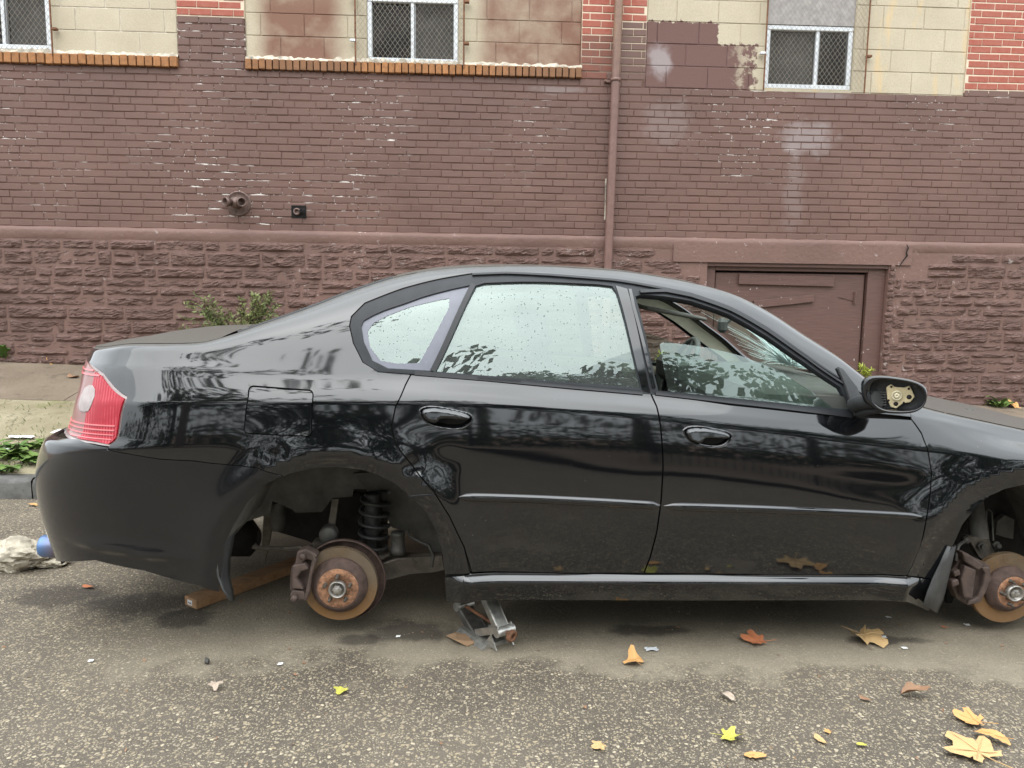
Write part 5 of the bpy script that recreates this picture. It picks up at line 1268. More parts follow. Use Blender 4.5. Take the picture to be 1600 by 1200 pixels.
for yy in (YM-.36, YM+.36):
    seat = part_empty('front_seat', car); xs = xof(905); Mx = Matrix.Translation((xs+.06, yy, zb-.50)) @ Matrix.Rotation(R_(-16), 4, 'Y')
    xb('backrest', (-.06, -.24, 0), (.06, .24, .60), 'grey_cloth', seat, .045, Mx); xb('headrest', (-.05, -.13, .63), (.05, .13, .82), 'grey_cloth', seat, .04, Mx); xb('cushion', (xs+.04, yy-.25, zb-.62), (xs+.55, yy+.25, zb-.46), 'grey_cloth', seat, .04)
rs_ = part_empty('rear_seat', car); Mx = Matrix.Translation((xof(645), YM, zb-.46)) @ Matrix.Rotation(R_(-22), 4, 'Y')
xb('backrest', (-.07, -.62, 0), (.07, .62, .52), 'grey_cloth', rs_, .05, Mx); xb('cushion', (xof(640), YM-.42, zb-.6), (xof(800), YM+.42, zb-.44), 'grey_cloth', rs_, .05)
for yy in (-.36, .36): xb('headrest', (-.045, yy-.12, .53), (.045, yy+.12, .66), 'grey_cloth', rs_, .035, Mx)
xb('parcel_shelf', (xof(420), YC+.22, zb-.03), (xof(600), 2*YM-YC-.22, zb-.01), 'dash_plastic', car, .005)
xb('cabin_floor', (xof(735), YC+.12, zb-.72), (xof(1440), 2*YM-YC-.12, zb-.64), 'grey_cloth', car, .005)
v0 = yp(1010, 482, 3.02); v1 = yp(1107, 500, 3.02)
b = MB(); b.bbox((0, 0, -.008), (v1.x-v0.x, .30, .008), .006, Matrix.Translation(v0) @ Matrix.Rotation(math.atan2(v0.z-v1.z, v1.x-v0.x), 4, 'Y') @ Matrix.Rotation(R_(2), 4, 'X')); b.build('sun_visor', M['visor_grey'], car)
c = yp(1128, 508, YM-.05); rm = part_empty('rear_view_mirror', car)
b = MB(); b.bbox((-.02, -.11, -.032), (.025, .11, .032), .014, Matrix.Translation(c) @ Matrix.Rotation(R_(-18), 4, 'Z')); b.build('housing', M['dash_plastic'], rm)
b = MB(); b.tube([c+Vector((.02, 0, .01)), c+Vector((.06, 0, .05)), c+Vector((.085, 0, .06))], .010, 8); b.build('stem', M['dash_plastic'], rm)
# star crack in the windscreen
cpx = np.array([[1236., 566.]]); xg = np.linspace(x_ws1, x_cowl, 200); best = None
for w_ in np.linspace(-.95, .95, 150):
    P = top_pt(xg, w_); d = np.abs(proj(P)-cpx).sum(1); i = int(d.argmin())
    if best is None or d[i] < best[0]: best = (d[i], float(xg[i]), float(w_))
_, cxw, cww = best; cw = part_empty('screen_crack', car)
b = MB(); rr = random.Random(4)
for k in range(280):
    a = rr.uniform(0, 2*math.pi); l = abs(rr.gauss(0, .21))+.04; r0 = rr.uniform(0, .05); wd = rr.uniform(.0012, .0032)*(1.6 if l < .12 else 1); pts = []
    for t in np.linspace(0, 1, 6):
        r = r0+(l-r0)*t; x = cxw+r*math.cos(a+.12*math.sin(3*t+k))*.85; q = cww+r*math.sin(a)/.62
        if not (x_ws1+.02 < x < x_cowl-.01 and abs(q) < .93): break
        p = top_pt(np.array([x]), q)[0]; pts.append((p[0], p[1], p[2]-.010))
    if len(pts) > 2: b.tube(pts, [wd*(1-.8*i/len(pts)) for i in range(len(pts))], 3, False)
tag(b.build('crack_lines', M['crack_white'], cw), kind='stuff')

# ------------------------------------------------------------------ door mirror with its glass gone
mr = part_empty('door_mirror', car); mo = Vector(on_y(1397, 617, 2.52)); fx, fn = Vector((.86, -.51, 0)).normalized(), Vector((-.51, -.86, 0)).normalized(); fz = Vector((0, 0, 1))
def on_mirror(zx, zy, dep=0.0):
    px, py = 1200+zx*.25, 380+zy*.25; d = Vector(ray(px, py)); o = mo-fn*dep; t = (o-Vector(CAM)).dot(fn)/d.dot(fn); p = Vector(CAM)+d*t-mo; return (p.dot(fx), p.z)
MF = frame(mo, fx, fz, fn)
outer = chaikin([on_mirror(*q) for q in ((578, 900), (585, 855), (620, 832), (700, 826), (810, 838), (920, 858), (985, 895), (1000, 950), (985, 1015), (930, 1058), (850, 1070), (700, 1062), (640, 1020), (590, 990))], n=2)
innr = chaikin([on_mirror(*q) for q in ((632, 940), (645, 880), (690, 852), (800, 856), (920, 880), (975, 925), (982, 985), (945, 1035), (860, 1050), (730, 1042), (672, 1005))], n=2)
innr = resample(innr, .006); outer = resample(outer, .006); ci = innr.mean(0); co = outer.mean(0)
n = 72
def polar(poly, c, n):
    an = np.arctan2(poly[:, 1]-c[1], poly[:, 0]-c[0]); o = np.argsort(an); an, q = an[o], poly[o]; th = np.linspace(-math.pi, math.pi, n, endpoint=False); rr_ = np.hypot(q[:, 0]-c[0], q[:, 1]-c[1])
    r_ = np.interp(th, an, rr_, period=2*math.pi); return np.stack([c[0]+r_*np.cos(th), c[1]+r_*np.sin(th)], -1)
po, pi_ = polar(outer, ci, n), polar(innr, ci, n)
rings = [(pi_*.97+ci*.03, -.045), (pi_, -.006), (pi_+(po-pi_)*.25, .004), (pi_+(po-pi_)*.7, .003), (po, -.008), (po*.98+ci*.02, -.035), (po*.86+ci*.14, -.075), (po*.6+ci*.4, -.105), (po*.2+ci*.8, -.115)]
b = MB(); vs = [MF @ Vector((p[0], p[1], d)) for ring, d in rings for p in ring]; b.add(vs, [(i*n+j, i*n+(j+1) % n, (i+1)*n+(j+1) % n, (i+1)*n+j) for i in range(len(rings)-1) for j in range(n)], True); b.build('housing', M['bumper_paint'], mr)
b = MB(); b.add([MF @ Vector((p[0], p[1], -.044)) for p in pi_], [tuple(range(n))]); b.build('housing_back', M['plastic_dark'], mr)
pl = [on_mirror(*q) for q in ((737, 905), (768, 885), (790, 903), (850, 908), (885, 896), (905, 935), (918, 965), (890, 1000), (842, 1008), (800, 1040), (765, 1030), (745, 985))]
b = MB(); b.prism([tuple(p) for p in pl][::-1], MF @ Matrix.Translation((0, 0, -.040)), .014); o = b.build('adjuster_plate', M['yellow_zinc'], mr); m = o.modifiers.new('edge', 'BEVEL'); m.width = .003; m.segments = 2
c = on_mirror(805, 957); b = MB(); A = MF @ Matrix.Translation((c[0], c[1], -.026)); b.lathe([(.017, 0), (.017, .006), (.0135, .007), (.0135, .001), (.009, .001), (.008, .010), (.004, .011), (0, .006)], A, 26); b.build('adjuster_boss', M['beige_plastic'], mr)
for (zx, zy, r) in ((882, 967, .0085), (798, 1010, .008), (770, 903, .004), (752, 988, .004), (848, 1003, .004), (880, 915, .004)):
    c = on_mirror(zx, zy); b = MB(); b.lathe([(r, -.002), (r, .0005), (0, .0005)], MF @ Matrix.Translation((c[0], c[1], -.026)), 14); b.build('hole', M['crack_dark'], mr)
for k in range(6):
    a, c = on_mirror(640+k*8, 935+k*17), on_mirror(738, 938+k*16); b = MB(); A = MF @ Matrix.Translation((0, 0, -.03))
    b.tube([A @ Vector((a[0], a[1], 0)), A @ Vector((c[0], c[1], 0))], .0022, 6); b.build('grille_bar', M['mud_flap'], mr)
for k in range(4):
    a, c = on_mirror(660+k*22, 940), on_mirror(672+k*20, 1018); b = MB(); A = MF @ Matrix.Translation((0, 0, -.033)); b.tube([A @ Vector((a[0], a[1], 0)), A @ Vector((c[0], c[1], 0))], .0018, 6); b.build('grille_bar', M['mud_flap'], mr)
b = MB(); b.prism([on_mirror(*q) for q in ((905, 880), (935, 888), (930, 912), (908, 905))][::-1], MF @ Matrix.Translation((0, 0, -.042)), .01); b.build('clip', M['mud_flap'], mr)
# mirror foot: sail plate and arm
sail = uv([(1307, 575), (1314, 578), (1336, 606), (1352, 640), (1348, 650), (1334, 650), (1322, 612)]); shell('sail_plate', sail, [], 'plastic_dark', (mr, car), off=-.012, step=.015, lip=.02, mirror=False)
b = MB(); b.tube([yp(1336, 632, 2.70), yp(1350, 628, 2.62), yp(1372, 624, 2.56)], [.030, .026, .030], 14); b.tube([yp(1340, 646, 2.71), yp(1356, 642, 2.62), yp(1385, 640, 2.56)], [.016, .014, .012], 10); b.build('mirror_arm', M['plastic_dark'], mr)

# ------------------------------------------------------------------ jack, timber, rubble and litter
def zp(px, py, z=0.0): return Vector(on_z(px, py, z))
jk = empty('scissor_jack', 'zinc-plated scissor jack under the rear end of the side skirt', 'jack', zp(768, 1003)); J = jk.location.copy()
# the jack stands with its screw towards the street; built round its base point
def jo(dx, dy, dz): return Vector((dx, dy, dz))
ztop = float(S(np.array([xof(760)]), np.array([float(skirt[8, 1])]))[0, 2])-.004
jk.rotation_euler = (0, 0, R_(34))
b = MB(); b.prism([(-.07, 0), (-.052, .016), (.052, .016), (.07, 0)], frame((0, .0, 0), (1, 0, 0), (0, 0, 1), (0, -1, 0)) @ Matrix.Translation((0, 0, -.15)), .19)
for s_ in (-1, 1): b.prism([(-.01, .012), (-.09, .012), (-.05, .06)], frame((s_*.040, 0, 0), (0, 1, 0), (0, 0, 1), (1, 0, 0)), .004)
o = b.build('base', M['jack_zinc'], jk)
def arm(name, p0, p1, wdt, mat, flange=.018):
    p0, p1 = Vector(p0), Vector(p1); d = (p1-p0); ln = d.length; zax = d.normalized(); xax = Vector((1, 0, 0)); xax = (xax-zax*xax.dot(zax)).normalized(); yax = zax.cross(xax)
    A = frame(p0, xax, yax, zax); b = MB(); t = .004
    b.bbox((-wdt/2, -t, -.01), (wdt/2, 0, ln+.01), .0015, A); b.bbox((-wdt/2-t, -t, -.012), (-wdt/2, flange, ln+.012), .0015, A); b.bbox((wdt/2, -t, -.012), (wdt/2+t, flange, ln+.012), .0015, A); return b.build(name, M[mat], jk)
zc_ = .080; piv_f, piv_b = jo(.0, -.085, zc_), jo(0, .20, zc_)
top = jo(0, .06, ztop)
arm('lower_arm', jo(0, .05, .015), piv_f, .060, 'jack_zinc', .026); arm('lower_arm', jo(0, .08, .015), piv_b, .060, 'jack_dark', .026)
arm('upper_arm', piv_f, top+jo(0, -.02, -.012), .048, 'jack_zinc', .026); arm('upper_arm', piv_b, top+jo(0, .02, -.012), .048, 'jack_dark', .026)
b = MB(); b.bbox((top.x-.035, top.y-.035, top.z-.02), (top.x+.035, top.y+.035, top.z), .004); b.bbox((top.x-.035, top.y-.035, top.z), (top.x-.02, top.y+.035, top.z+.018), .003); b.bbox((top.x+.02, top.y-.035, top.z), (top.x+.035, top.y+.035, top.z+.018), .003); b.build('saddle', M['jack_dark'], jk)
for p in (piv_f, piv_b):
    b = MB(); b.tube([p+jo(-.040, 0, 0), p+jo(.040, 0, 0)], .019, 14); b.build('trunnion', M['jack_zinc'], jk)
b = MB(); b.tube([piv_b+jo(0, .05, 0), piv_f+jo(0, -.03, 0)], .0075, 10); b.build('screw', M['rusty_iron'], jk)
b = MB(); b.lathe([(.010, -.010), (.019, -.010), (.021, 0), (.019, .010), (.010, .010), (.009, 0), (.010, -.010)], frame(piv_f+jo(.0, -.045, -.004), (.75, 0, .3), (0, 0, 1), (.2, -1, 0)), 18); b.build('screw_eye', M['rusty_iron'], jk)
p = zp(724, 998, .006); b = MB(); pts = [zp(697, 994, .01), zp(712, 989, .012), zp(748, 996, .003), zp(745, 1004, .002), zp(730, 1010, .002), zp(712, 1001, .02)]
b.add([q-p for q in pts], [(0, 1, 2, 3, 4, 5)]); o = b.build('cardboard_scrap', M['cardboard']); o.location = p; sm = o.modifiers.new('t', 'SOLIDIFY'); sm.thickness = .003
tag(o, 'brown scrap of cardboard lying against the jack base', 'cardboard')
# timber under the tail
e0, e1 = zp(298, 949), zp(452, 892); d = (e1-e0); ln = d.length; d.normalize(); nrm = Vector((0, 0, 1)).cross(d)
tb = empty('timber_block', 'length of sawn timber on the road under the rear bumper', 'timber', e0); A = frame((0, 0, 0), d, nrm, (0, 0, 1))
b = MB(); b.bbox((0, -.045, 0), (ln+.25, .045, .042), .003, A); b.build('beam', M['pine_timber'], tb)
b = MB(); b.box((-.0015, -.012, .010), (-.0005, .020, .032), A); b.build('sticker', M['white_sticker'], tb)
for k in range(4): b = MB(); b.box((-.0022, -.008+.006*k, .016), (-.0016, -.004+.006*k, .016+.004+.003*(k % 2)), A); b.build('sticker_print', M['ink'], tb)
def boulder(name, c, r, label, seed, cat='rubble'):
    bm = bmesh.new(); bmesh.ops.create_icosphere(bm, subdivisions=4, radius=1); rr = np.random.RandomState(seed); ph = rr.uniform(0, 6, 12); b = MB(); vs = []
    for v in bm.verts:
        x, y, z = v.co; n = .16*math.sin(3*x+ph[0]+2*y)+.12*math.sin(5*y+ph[1]+3*z)+.09*math.sin(8*z+ph[2]+5*x)+.05*math.sin(15*x+ph[3])*math.sin(14*y+ph[4])+.045*math.sin(21*z+ph[5]+9*x)+rr.uniform(-.03, .03)
        vs.append((x*r[0]*(1+n), y*r[1]*(1+n), max(z*r[2]*(1+n), -r[2]*.75)+r[2]*.75))
    b.add(vs, [[v.index for v in f.verts] for f in bm.faces], False); bm.free(); o = b.build(name, M['rubble']); o.location = c; return tag(o, label, cat)
boulder('concrete_chunk', zp(42, 884), (.145, .11, .075), 'pale broken lump of concrete on the road behind the exhaust tip', 3)
boulder('concrete_fragment', zp(82, 884), (.065, .05, .035), 'smaller concrete fragment beside the broken lump', 8)
p = zp(321, 1036); b = MB(); b.lathe([(.006, 0), (.011, 0), (.011, .012), (.009, .022), (.006, .022), (.006, 0)], frame(p*0+Vector((0, 0, .011)), (0, 1, 0), (0, 0, 1), (.8, -.6, .1)), 6, False); o = b.build('lug_nut', M['canister_metal']); o.location = p; tag(o, 'small steel lug nut lying alone on the road', 'nut')

def leaf_mesh(kind, mat, curl, seed):
    rr = random.Random(seed); b = MB()
    if kind == 'maple':
        lobes = [(90, 1.0), (48, .62), (28, .93), (-12, .5), (-32, .62), (-70, .30), (-90, .12), (-110, .30), (212, .62), (192, .5), (152, .93), (132, .62)]
        pts = []
        for i, (a, r) in enumerate(lobes):
            a2, r2 = lobes[(i+1) % len(lobes)]; da = ((a2-a+540) % 360)-180
            for t in (0, .33, .66):
                rad = r+(r2-r)*t+(.07*(-1)**int(t*3+i) if t else 0)+rr.uniform(-.04, .04); an = math.radians(a+da*t); pts.append((rad*math.cos(an), rad*math.sin(an)))
    else:
        pts = [(.42*math.sin(t)*(1-.25*math.cos(t))+rr.uniform(-.03, .03), -.9*math.cos(t)+rr.uniform(-.03, .03)) for t in np.linspace(0, 2*math.pi, 26, endpoint=False)]
    def zz(x, y): return curl*(.55*x*x*(1 if seed % 2 else .4)+.35*y*y*math.cos(seed)+.18*math.sin(4*x+seed)*y)
    n = len(pts); vs = [(0, 0, zz(0, 0)+.02)]+[(x*.5, y*.5, zz(x*.5, y*.5)+rr.uniform(-.03, .03)) for x, y in pts]+[(x, y, zz(x, y)+rr.uniform(-.04, .05)) for x, y in pts]
    fs = [(0, 1+i, 1+(i+1) % n) for i in range(n)]+[(1+i, 1+n+i, 1+n+(i+1) % n, 1+(i+1) % n) for i in range(n)]
    b.add(vs, fs, True)
    b.tube([(0, -.1, .0), (.03, -.5, .02), (.12, -1.0, .07)], .018, 5, True)
    for a, r in (((90, .9), (28, .8), (152, .8), (-32, .5), (212, .5)) if kind == 'maple' else ((90, .8), (60, .3), (120, .3))):
        b.tube([(r*t*math.cos(math.radians(a)), r*t*math.sin(math.radians(a)), zz(r*t*math.cos(math.radians(a)), r*t*math.sin(math.radians(a)))+.028) for t in (.02, .35, .7, 1)], [.022, .018, .012, .005], 4, False)
    zmin = min(v[2] for v in b.v); b.v = [(x, y, z-zmin) for x, y, z in b.v]
    return b.mesh('leaf', M[mat])
def leaf(name, px, py, size, kind, mat, rot, curl, label, seed, walk=False, tilt=(0, 0)):
    p = on_walk(px, py) if walk else zp(px, py, .004); dd = (p-Vector(CAM)).length; r = size*.5*dd/F_PX*1.25
    o = obj_from(name, leaf_mesh(kind, mat, curl*1.5, seed)); o.location = p+Vector((0, 0, .003)); o.scale = (r, r, r*.9); o.rotation_euler = (tilt[0], tilt[1], R_(rot)); return tag(o, label, 'leaf', 'fallen leaves')
LV = [(1185, 1003, 40, 'maple', 'leaf_red', 80, .4, 'red-orange maple leaf on the road below the front door', 1),
      (1350, 998, 50, 'maple', 'leaf_tan', 215, 1.3, 'large curled tan leaf on the road near the front mud flap', 2),
      (992, 1039, 30, 'maple', 'leaf_orange', 10, -1.6, 'arched orange leaf on the road below the gap between the doors', 4),
      (535, 1079, 22, 'maple', 'leaf_yellow', 160, .5, 'yellow-green leaf on the road in front of the rear brake disc', 5),
      (1136, 1152, 34, 'maple', 'leaf_yellow', 250, .9, 'yellow-green leaf with a long stem near the bottom edge', 6),
      (1523, 1128, 40, 'maple', 'leaf_orange', 60, .4, 'pale orange leaf just above the largest leaf at bottom right', 7),
      (1550, 1156, 34, 'plain', 'leaf_orange', 50, .6, 'narrow orange leaf touching the right of the largest leaf', 9),
      (1528, 1180, 68, 'maple', 'leaf_tan', 20, .55, 'largest tan maple leaf, in the bottom right corner', 8),
      (1136, 1092, 22, 'plain', 'leaf_grey', 30, .9, 'folded pinkish scrap of leaf above the yellow-green stemmed leaf', 10),
      (1430, 1088, 30, 'plain', 'leaf_brown', 75, 1.8, 'dark brown curled leaf on the road at lower right', 11),
      (938, 1166, 24, 'maple', 'leaf_tan', 120, .4, 'small tan leaf alone near the bottom edge right of centre', 12),
      (1282, 1158, 18, 'plain', 'leaf_tan', 20, .5, 'small tan oval leaf between the stemmed leaf and the largest leaf', 13),
      (1295, 1144, 11, 'maple', 'leaf_orange', 100, .4, 'tiny orange leaf just above the small tan oval leaf', 14),
      (1346, 1165, 12, 'plain', 'leaf_yellow', 80, .3, 'tiny yellow leaf right of the small tan oval leaf', 15),
      (337, 1074, 18, 'maple', 'leaf_grey', 200, .9, 'small grey-brown leaf on the road below the lug nut', 16),
      (1180, 1182, 26, 'plain', 'leaf_orange', 85, .2, 'thin orange leaf below the yellow-green stemmed leaf', 17),
      (1476, 981, 8, 'plain', 'leaf_red', 40, .4, 'tiny red-orange leaf on the road by the front brake disc', 18),
      (138, 918, 14, 'plain', 'leaf_red', 80, .5, 'small rust-coloured leaf on the road under the rear bumper', 19),
      (1352, 1094, 14, 'plain', 'leaf_brown', 60, 1.2, 'small brown leaf left of the dark brown curled leaf', 20),
      (52, 790, 12, 'plain', 'leaf_orange', 70, .4, 'small orange leaf on the road at the foot of the kerb', 21),
      (914, 1106, 8, 'plain', 'leaf_brown', 10, .8, 'tiny brown curled scrap of leaf in the middle of the road', 22)]
for (px, py, sz, kd, mt, rot, curl, lab, sd_) in LV: leaf('fallen_leaf', px, py, sz, kd, mt, rot, curl, lab, sd_)
leaf('fallen_leaf', 87, 566, 20, 'maple', 'leaf_orange', 30, .5, 'bright orange leaf on the pavement against the stone wall', 31, True, (R_(55), 0))
leaf('fallen_leaf', 115, 590, 15, 'plain', 'leaf_brown', 80, .9, 'dark brown leaf on the pavement slab left of the boot lid', 32, True)
leaf('fallen_leaf', 1585, 637, 20, 'maple', 'leaf_orange', 30, .5, 'orange leaf on the pavement behind the bonnet', 33, True, (R_(40), 0))
def scrap(px, py, w_, h_, label, seed, walk=False, group=None, mat='paper_white'):
    rr = random.Random(seed); p = on_walk(px, py) if walk else zp(px, py); s = (p-Vector(CAM)).length/F_PX; b = MB(); n, m = 6, 4; vs = []
    for j in range(m+1):
        for i in range(n+1): vs.append(((i/n-.5)*w_*s*rr.uniform(.8, 1.1), (j/m-.5)*h_*s*2.2*rr.uniform(.8, 1.1), .004+rr.uniform(0, .35)*h_*s))
    b.add(vs, [(j*(n+1)+i, j*(n+1)+i+1, (j+1)*(n+1)+i+1, (j+1)*(n+1)+i) for j in range(m) for i in range(n)]); o = b.build('paper_scrap', M[mat]); o.location = p; return tag(o, label, 'litter', group)
scrap(104, 677, 36, 12, 'crumpled white paper on the verge beside the tail lamp', 1, True)
scrap(33, 684, 34, 6, 'flat white paper on the verge left of the crumpled one', 2, True)
scrap(62, 714, 16, 4, 'thin white paper strip on the earth behind the kerb', 3, True)
scrap(8, 703, 14, 8, 'white paper scrap among the weeds at the left edge', 4, True)
FL = ['white fleck on the road behind the front mud flap', 'white fleck on the road beside the front brake disc', 'white fleck right of the large curled tan leaf', 'white fleck below the large curled tan leaf', 'white fleck on the road right of the rear brake disc', 'white fleck on the road right of the lug nut', 'white fleck on the road under the rear bumper']
for i, (a, c) in enumerate(((1388, 966), (1511, 978), (1381, 997), (1413, 1014), (622, 996), (438, 1039), (142, 1034))): scrap(a, c, 7, 3, FL[i], 10+i, False, 'white flecks on the road')
p_ = zp(1018, 1016); scrap(1018, 1016, 20, 5, 'crushed grey clear plastic piece on the road below the front door', 40, False, None, 'aluminium_frame')

# crumbs of dead leaf
rr = np.random.RandomState(5); b = MB()
for k in range(150):
    x, y = rr.uniform(-2.4, 2.6), rr.uniform(1.3, 3.2); a = rr.uniform(0, 6.28); r = rr.uniform(.004, .011); ca, sa = math.cos(a), math.sin(a); t = rr.uniform(0, .006)
    b.add([(x+r*ca, y+r*sa, .003+t), (x-r*.4*sa, y+r*.4*ca, .004), (x-r*ca, y-r*sa, .003), (x+r*.5*sa, y-r*.5*ca, .006+t)], [(0, 1, 2, 3)])
tag(b.build('leaf_crumbs', M['leaf_brown']), 'crumbs of dead brown leaf scattered on the road', 'leaf litter', kind='stuff')

# loose grit on the road
rr = np.random.RandomState(12); b = MB(); base = [(1, 0, 0), (-1, 0, 0), (0, 1, 0), (0, -1, 0), (0, 0, 1), (0, 0, -.4)]; tri = [(0, 2, 4), (2, 1, 4), (1, 3, 4), (3, 0, 4)]
for k in range(3000):
    x, y = rr.uniform(-2.6, 2.8), 1.25+3.3*rr.uniform(0, 1)**1.3; r = rr.uniform(.0018, .0048)*(1 if rr.uniform() < .93 else 1.5); a = rr.uniform(0, 6.28); ca, sa = math.cos(a), math.sin(a); e = rr.uniform(.55, 1.0)
    b.add([(x+(px*ca-py*e*sa)*r*rr.uniform(.7, 1.2), y+(px*sa+py*e*ca)*r, .001+pz*r*.55) for px, py, pz in base], tri, False)
g = G('grit'); n = g.noise(140, 2, .6); g.set(color=g.ramp(n, [(.3, (0.14, 0.115, 0.085)), (.5, (0.30, 0.25, 0.18)), (.62, (0.40, 0.35, 0.25)), (.75, (0.22, 0.20, 0.18))]), rough=.85); M['grit'] = g.m
o = b.build('loose_grit', M['grit']); tag(o, 'loose pale grit scattered over the asphalt', 'grit', kind='stuff')

# ------------------------------------------------------------------ plants
def weed(name, c, n, length, mat, label, seed, up=.6, width=.3, group=None):
    rr = random.Random(seed); root = empty(name, label, 'weed', c, group); b = MB()
    for k in range(n):
        a = rr.uniform(0, 2*math.pi); l = length*rr.uniform(.5, 1.1); w_ = l*width*rr.uniform(.7, 1.2); u = up*rr.uniform(.4, 1.3); bx, by = rr.uniform(-.4, .4)*length, rr.uniform(-.4, .4)*length; vs = []
        for i in range(6):
            t = i/5; r = l*t; z = l*u*math.sin(t*1.9)*.75; ww = w_*math.sin(math.pi*min(1, t*.88+.08))**.8*(1+.25*(-1)**i)
            x, y = bx+r*math.cos(a), by+r*math.sin(a); vs += [(x-math.sin(a)*ww*.5, y+math.cos(a)*ww*.5, z+.2*ww), (x, y, z), (x+math.sin(a)*ww*.5, y-math.cos(a)*ww*.5, z+.2*ww)]
        b.add(vs, [f for i in range(5) for f in ((i*3, i*3+1, i*3+4, i*3+3), (i*3+1, i*3+2, i*3+5, i*3+4))], True)
    b.build('foliage', M[mat], root); return root
WD = [(15, 716, 26, .16), (45, 722, 22, .13), (8, 738, 16, .12), (78, 694, 22, .12), (60, 700, 20, .14), (100, 690, 14, .10), (30, 700, 16, .11), (0, 700, 14, .12)]
WL = ['broad green weed at the left edge, above the kerb', 'green weed right of the one at the left edge, above the kerb', 'green weed nearest the kerb at the left edge', 'green weed just left of the rear bumper corner', 'green weed between the flat and the crumpled white paper', 'small green weed under the crumpled white paper', 'small green weed below the flat white paper', 'green weed at the left edge beside the flat white paper']
for i, (a, c, n, l) in enumerate(WD): weed('verge_weed', on_walk(a, c), n, l, 'weed_leaf', WL[i], 50+i, .45, .40, 'weeds on the verge')
rr = np.random.RandomState(31); b = MB()
for k in range(520):
    q = on_walk(rr.uniform(-60, 135), rr.choice([rr.uniform(632, 745), rr.normal(712, 14)])); l = rr.uniform(.012, .04); a = rr.uniform(0, 6.28); dx, dy = math.cos(a)*l*.6, math.sin(a)*l*.6; w_ = .0025
    if q.y > VERGE_Y-.02 or q.y < KERB+.16: continue
    b.add([(q.x-w_, q.y, q.z-.003), (q.x+w_, q.y, q.z-.003), (q.x+dx*.5+w_*.6, q.y+dy*.5, q.z+l*.6), (q.x+dx, q.y+dy, q.z+l*.75)], [(0, 1, 2, 3)])
tag(b.build('verge_grass', M['shrub_leaf']), 'sparse dry grass blades on the cracked verge', 'grass', kind='stuff')
weed('wall_weed', on_walk(2, 560), 30, .14, 'weed_leaf', 'small green weed at the wall foot on the left edge', 70, 1.2, .35)
weed('wall_weed', on_walk(1563, 636), 24, .14, 'weed_leaf', 'small green weed on the pavement behind the bonnet', 71, .8, .35)
def sprig(root_p, h, lean, n, leaflen, mat, label, seed, spread, name='wall_shrub'):
    rr = random.Random(seed); root = empty(name, label, 'shrub', root_p); sb_ = MB(); lb = MB()
    for s_ in range(n):
        a = rr.uniform(0, 2*math.pi); tip = Vector((lean*rr.uniform(.2, 1.3)+spread*math.cos(a), .3*spread*math.sin(a)-.05, h*rr.uniform(.55, 1.08))); pts = []
        for i in range(9):
            t = i/8; p = Vector((tip.x*t**1.3, tip.y*t, tip.z*(1-(1-t)**1.5)))+Vector((rr.uniform(-.01, .01), rr.uniform(-.01, .01), 0)); pts.append(p)
        sb_.tube(pts, [.006*(1-.8*i/8)+.001 for i in range(9)], 5)
        for i in range(2, 9):
            for q in range(14):
                p = pts[i-1].lerp(pts[i], rr.random()); dv = Vector((rr.gauss(0, 1), rr.gauss(0, 1), rr.gauss(.2, .7))).normalized(); l = leaflen*rr.uniform(.5, 1.2); sd__ = dv.cross(Vector((rr.gauss(0, 1), rr.gauss(0, 1), rr.gauss(0, 1)))).normalized()*l*.13
                lb.add([p, p+dv*l*.5+sd__, p+dv*l, p+dv*l*.5-sd__], [(0, 1, 2, 3)])
    sb_.build('stems', M['bark'], root); lb.build('foliage', M[mat], root); return root
by = 7.05; pb = yp(395, 505, by); pt = yp(395, 468, by); gz = walk_z(pb.x, by)
sprig(Vector((pb.x-.05, by, gz)), pt.z-gz, -.16, 60, .05, 'shrub_leaf', 'feathery green shrub against the stone wall behind the boot', 5, .44)
for (a, c, lab, sd_) in ((1345, 566, 'yellow-green sprig at the foot of the basement door jamb', 8), (1028, 556, 'yellow-green sprig on the pavement seen through the car window', 9)):
    pt = yp(a, c, 7.2); gz = walk_z(pt.x, 7.2); sprig(Vector((pt.x, 7.2, gz)), pt.z-gz, .03, 7, .06, 'yellow_leaf_plant', lab, sd_, .07, 'wall_sprig')

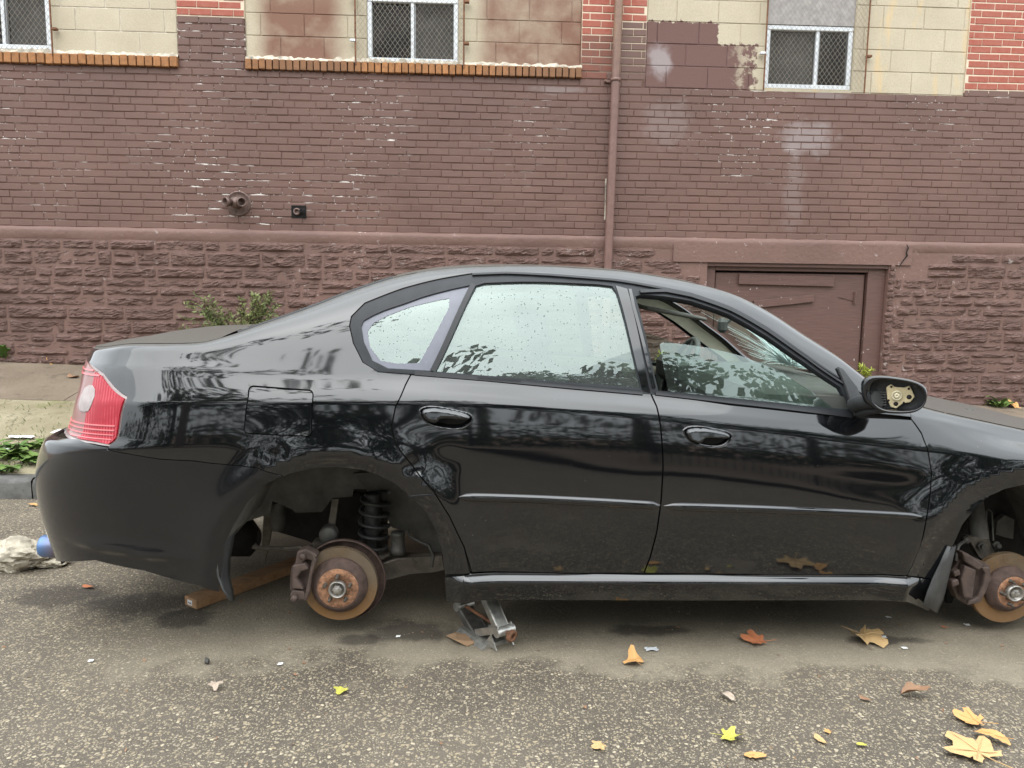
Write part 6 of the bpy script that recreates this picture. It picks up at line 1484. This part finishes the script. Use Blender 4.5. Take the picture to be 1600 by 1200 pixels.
# ------------------------------------------------------------------ across the street, seen only as reflections
def tree(x, y, h, rad, label, seed, dens=130, nc=44, low=.28):
    rr = np.random.RandomState(seed); root = empty('street_tree', label, 'tree', (x, y, 0), 'trees across the street')
    b = MB(); th = h*.42; b.tube([(0, 0, 0), (.05, .02, th*.5), (0, .05, th), (.1, 0, h*.8)], [.2, .16, .13, .04], 10)
    for k in range(7):
        a = k*2.4; z0 = th*(.75+.12*k/7); b.tube([(0, .03, z0), (rad*.4*math.cos(a), rad*.4*math.sin(a), z0+.8+.2*k), (rad*.8*math.cos(a), rad*.8*math.sin(a), z0+1.3+.42*k)], [.08, .05, .015], 6)
    b.build('trunk', M['bark'], root)
    cl_ = [(rr.uniform(-1, 1)*rad*.75, rr.uniform(-1, 1)*rad*.6, h*low+rr.uniform(0, 1)**.9*h*(.94-low), rr.uniform(.6, 1.15)) for _ in range(nc)]
    vs = []; fs = []
    for (cx, cy, cz, cr_) in cl_:
        for k in range(dens):
            d = rr.normal(0, 1, 3); d /= np.linalg.norm(d); p = np.array([cx, cy, cz])+d*cr_*rr.uniform(.45, 1.05)*np.array([1.1, 1.1, .75]); s = rr.uniform(.09, .17); u_ = rr.normal(0, 1, 3); u_ /= np.linalg.norm(u_); w_ = np.cross(u_, rr.normal(0, 1, 3)); w_ /= np.linalg.norm(w_)+1e-9
            n0 = len(vs); vs += [p-u_*s, p+w_*s*.6, p+u_*s, p-w_*s*.6]; fs.append((n0, n0+1, n0+2, n0+3))
    b = MB(); b.add(vs, fs); b.build('crown', M['tree_leaf'], root)
TR = [(-11.5, -11, 7.4, 2.6, 'tree reflected at the far left of the street opposite'), (-7.2, -9.6, 8.2, 2.5, 'tall tree across the street reflected in the boot corner'), (-3.4, -11.0, 7.6, 2.4, 'lower tree across the street reflected in the rear wing'),
      (.3, -10.2, 7.7, 2.4, 'tree across the street reflected in the rear door'), (3.8, -10.8, 7.6, 2.6, 'tree across the street reflected in the front door'), (7.6, -9.8, 7.2, 2.5, 'tree across the street reflected in the front wing'), (11.5, -11, 7.8, 2.6, 'tree reflected at the far right of the street opposite')]
for i, (x, y, h, r, lab) in enumerate(TR): tree(x, y, h+1.9, r, lab, i)
tree(-4.6, -5.4, 10.5, 4.2, 'tall thin-leaved tree near the kerb opposite, reflected above the fuel flap', 41, 62, 26, .42)
hd = MB(); rr = np.random.RandomState(77); vs = []; fs = []
for k in range(9000):
    p = np.array([rr.uniform(-16, 16), -8.6+rr.normal(0, .45), abs(rr.normal(0, 1.0))]); p[2] = min(p[2], 2.3+.5*math.sin(p[0]*1.3)); s = rr.uniform(.07, .15); u_ = rr.normal(0, 1, 3); u_ /= np.linalg.norm(u_); w_ = np.cross(u_, rr.normal(0, 1, 3)); w_ /= np.linalg.norm(w_)+1e-9; n0 = len(vs); vs += [p-u_*s, p+w_*s*.6, p+u_*s, p-w_*s*.6]; fs.append((n0, n0+1, n0+2, n0+3))
hd.add(vs, fs); tag(hd.build('undergrowth', M['tree_leaf']), 'dark undergrowth behind the iron fence opposite', 'undergrowth', kind='stuff')
fn_ = empty('iron_fence', 'black iron picket fence across the street, reflected in the car', 'fence', (0, -6.6, 0)); 
for z in (.35, 1.75): b = MB(); b.box((-12, -.018, z), (12, .018, z+.035)); b.build('rail', M['black_iron'], fn_)
b = MB(); b.tube([(0, 0, .12), (0, 0, 1.85), (0, 0, 1.98)], [.011, .011, .002], 6); pm = b.mesh('picket', M['black_iron'])
for k in range(150): obj_from('picket', pm, fn_, (-11.95+.16*k, 0, 0))
for x in np.arange(-12, 12.1, 3): b = MB(); b.bbox((x-.04, -.04, 0), (x+.04, .04, 2.05), .008); b.build('post', M['black_iron'], fn_)
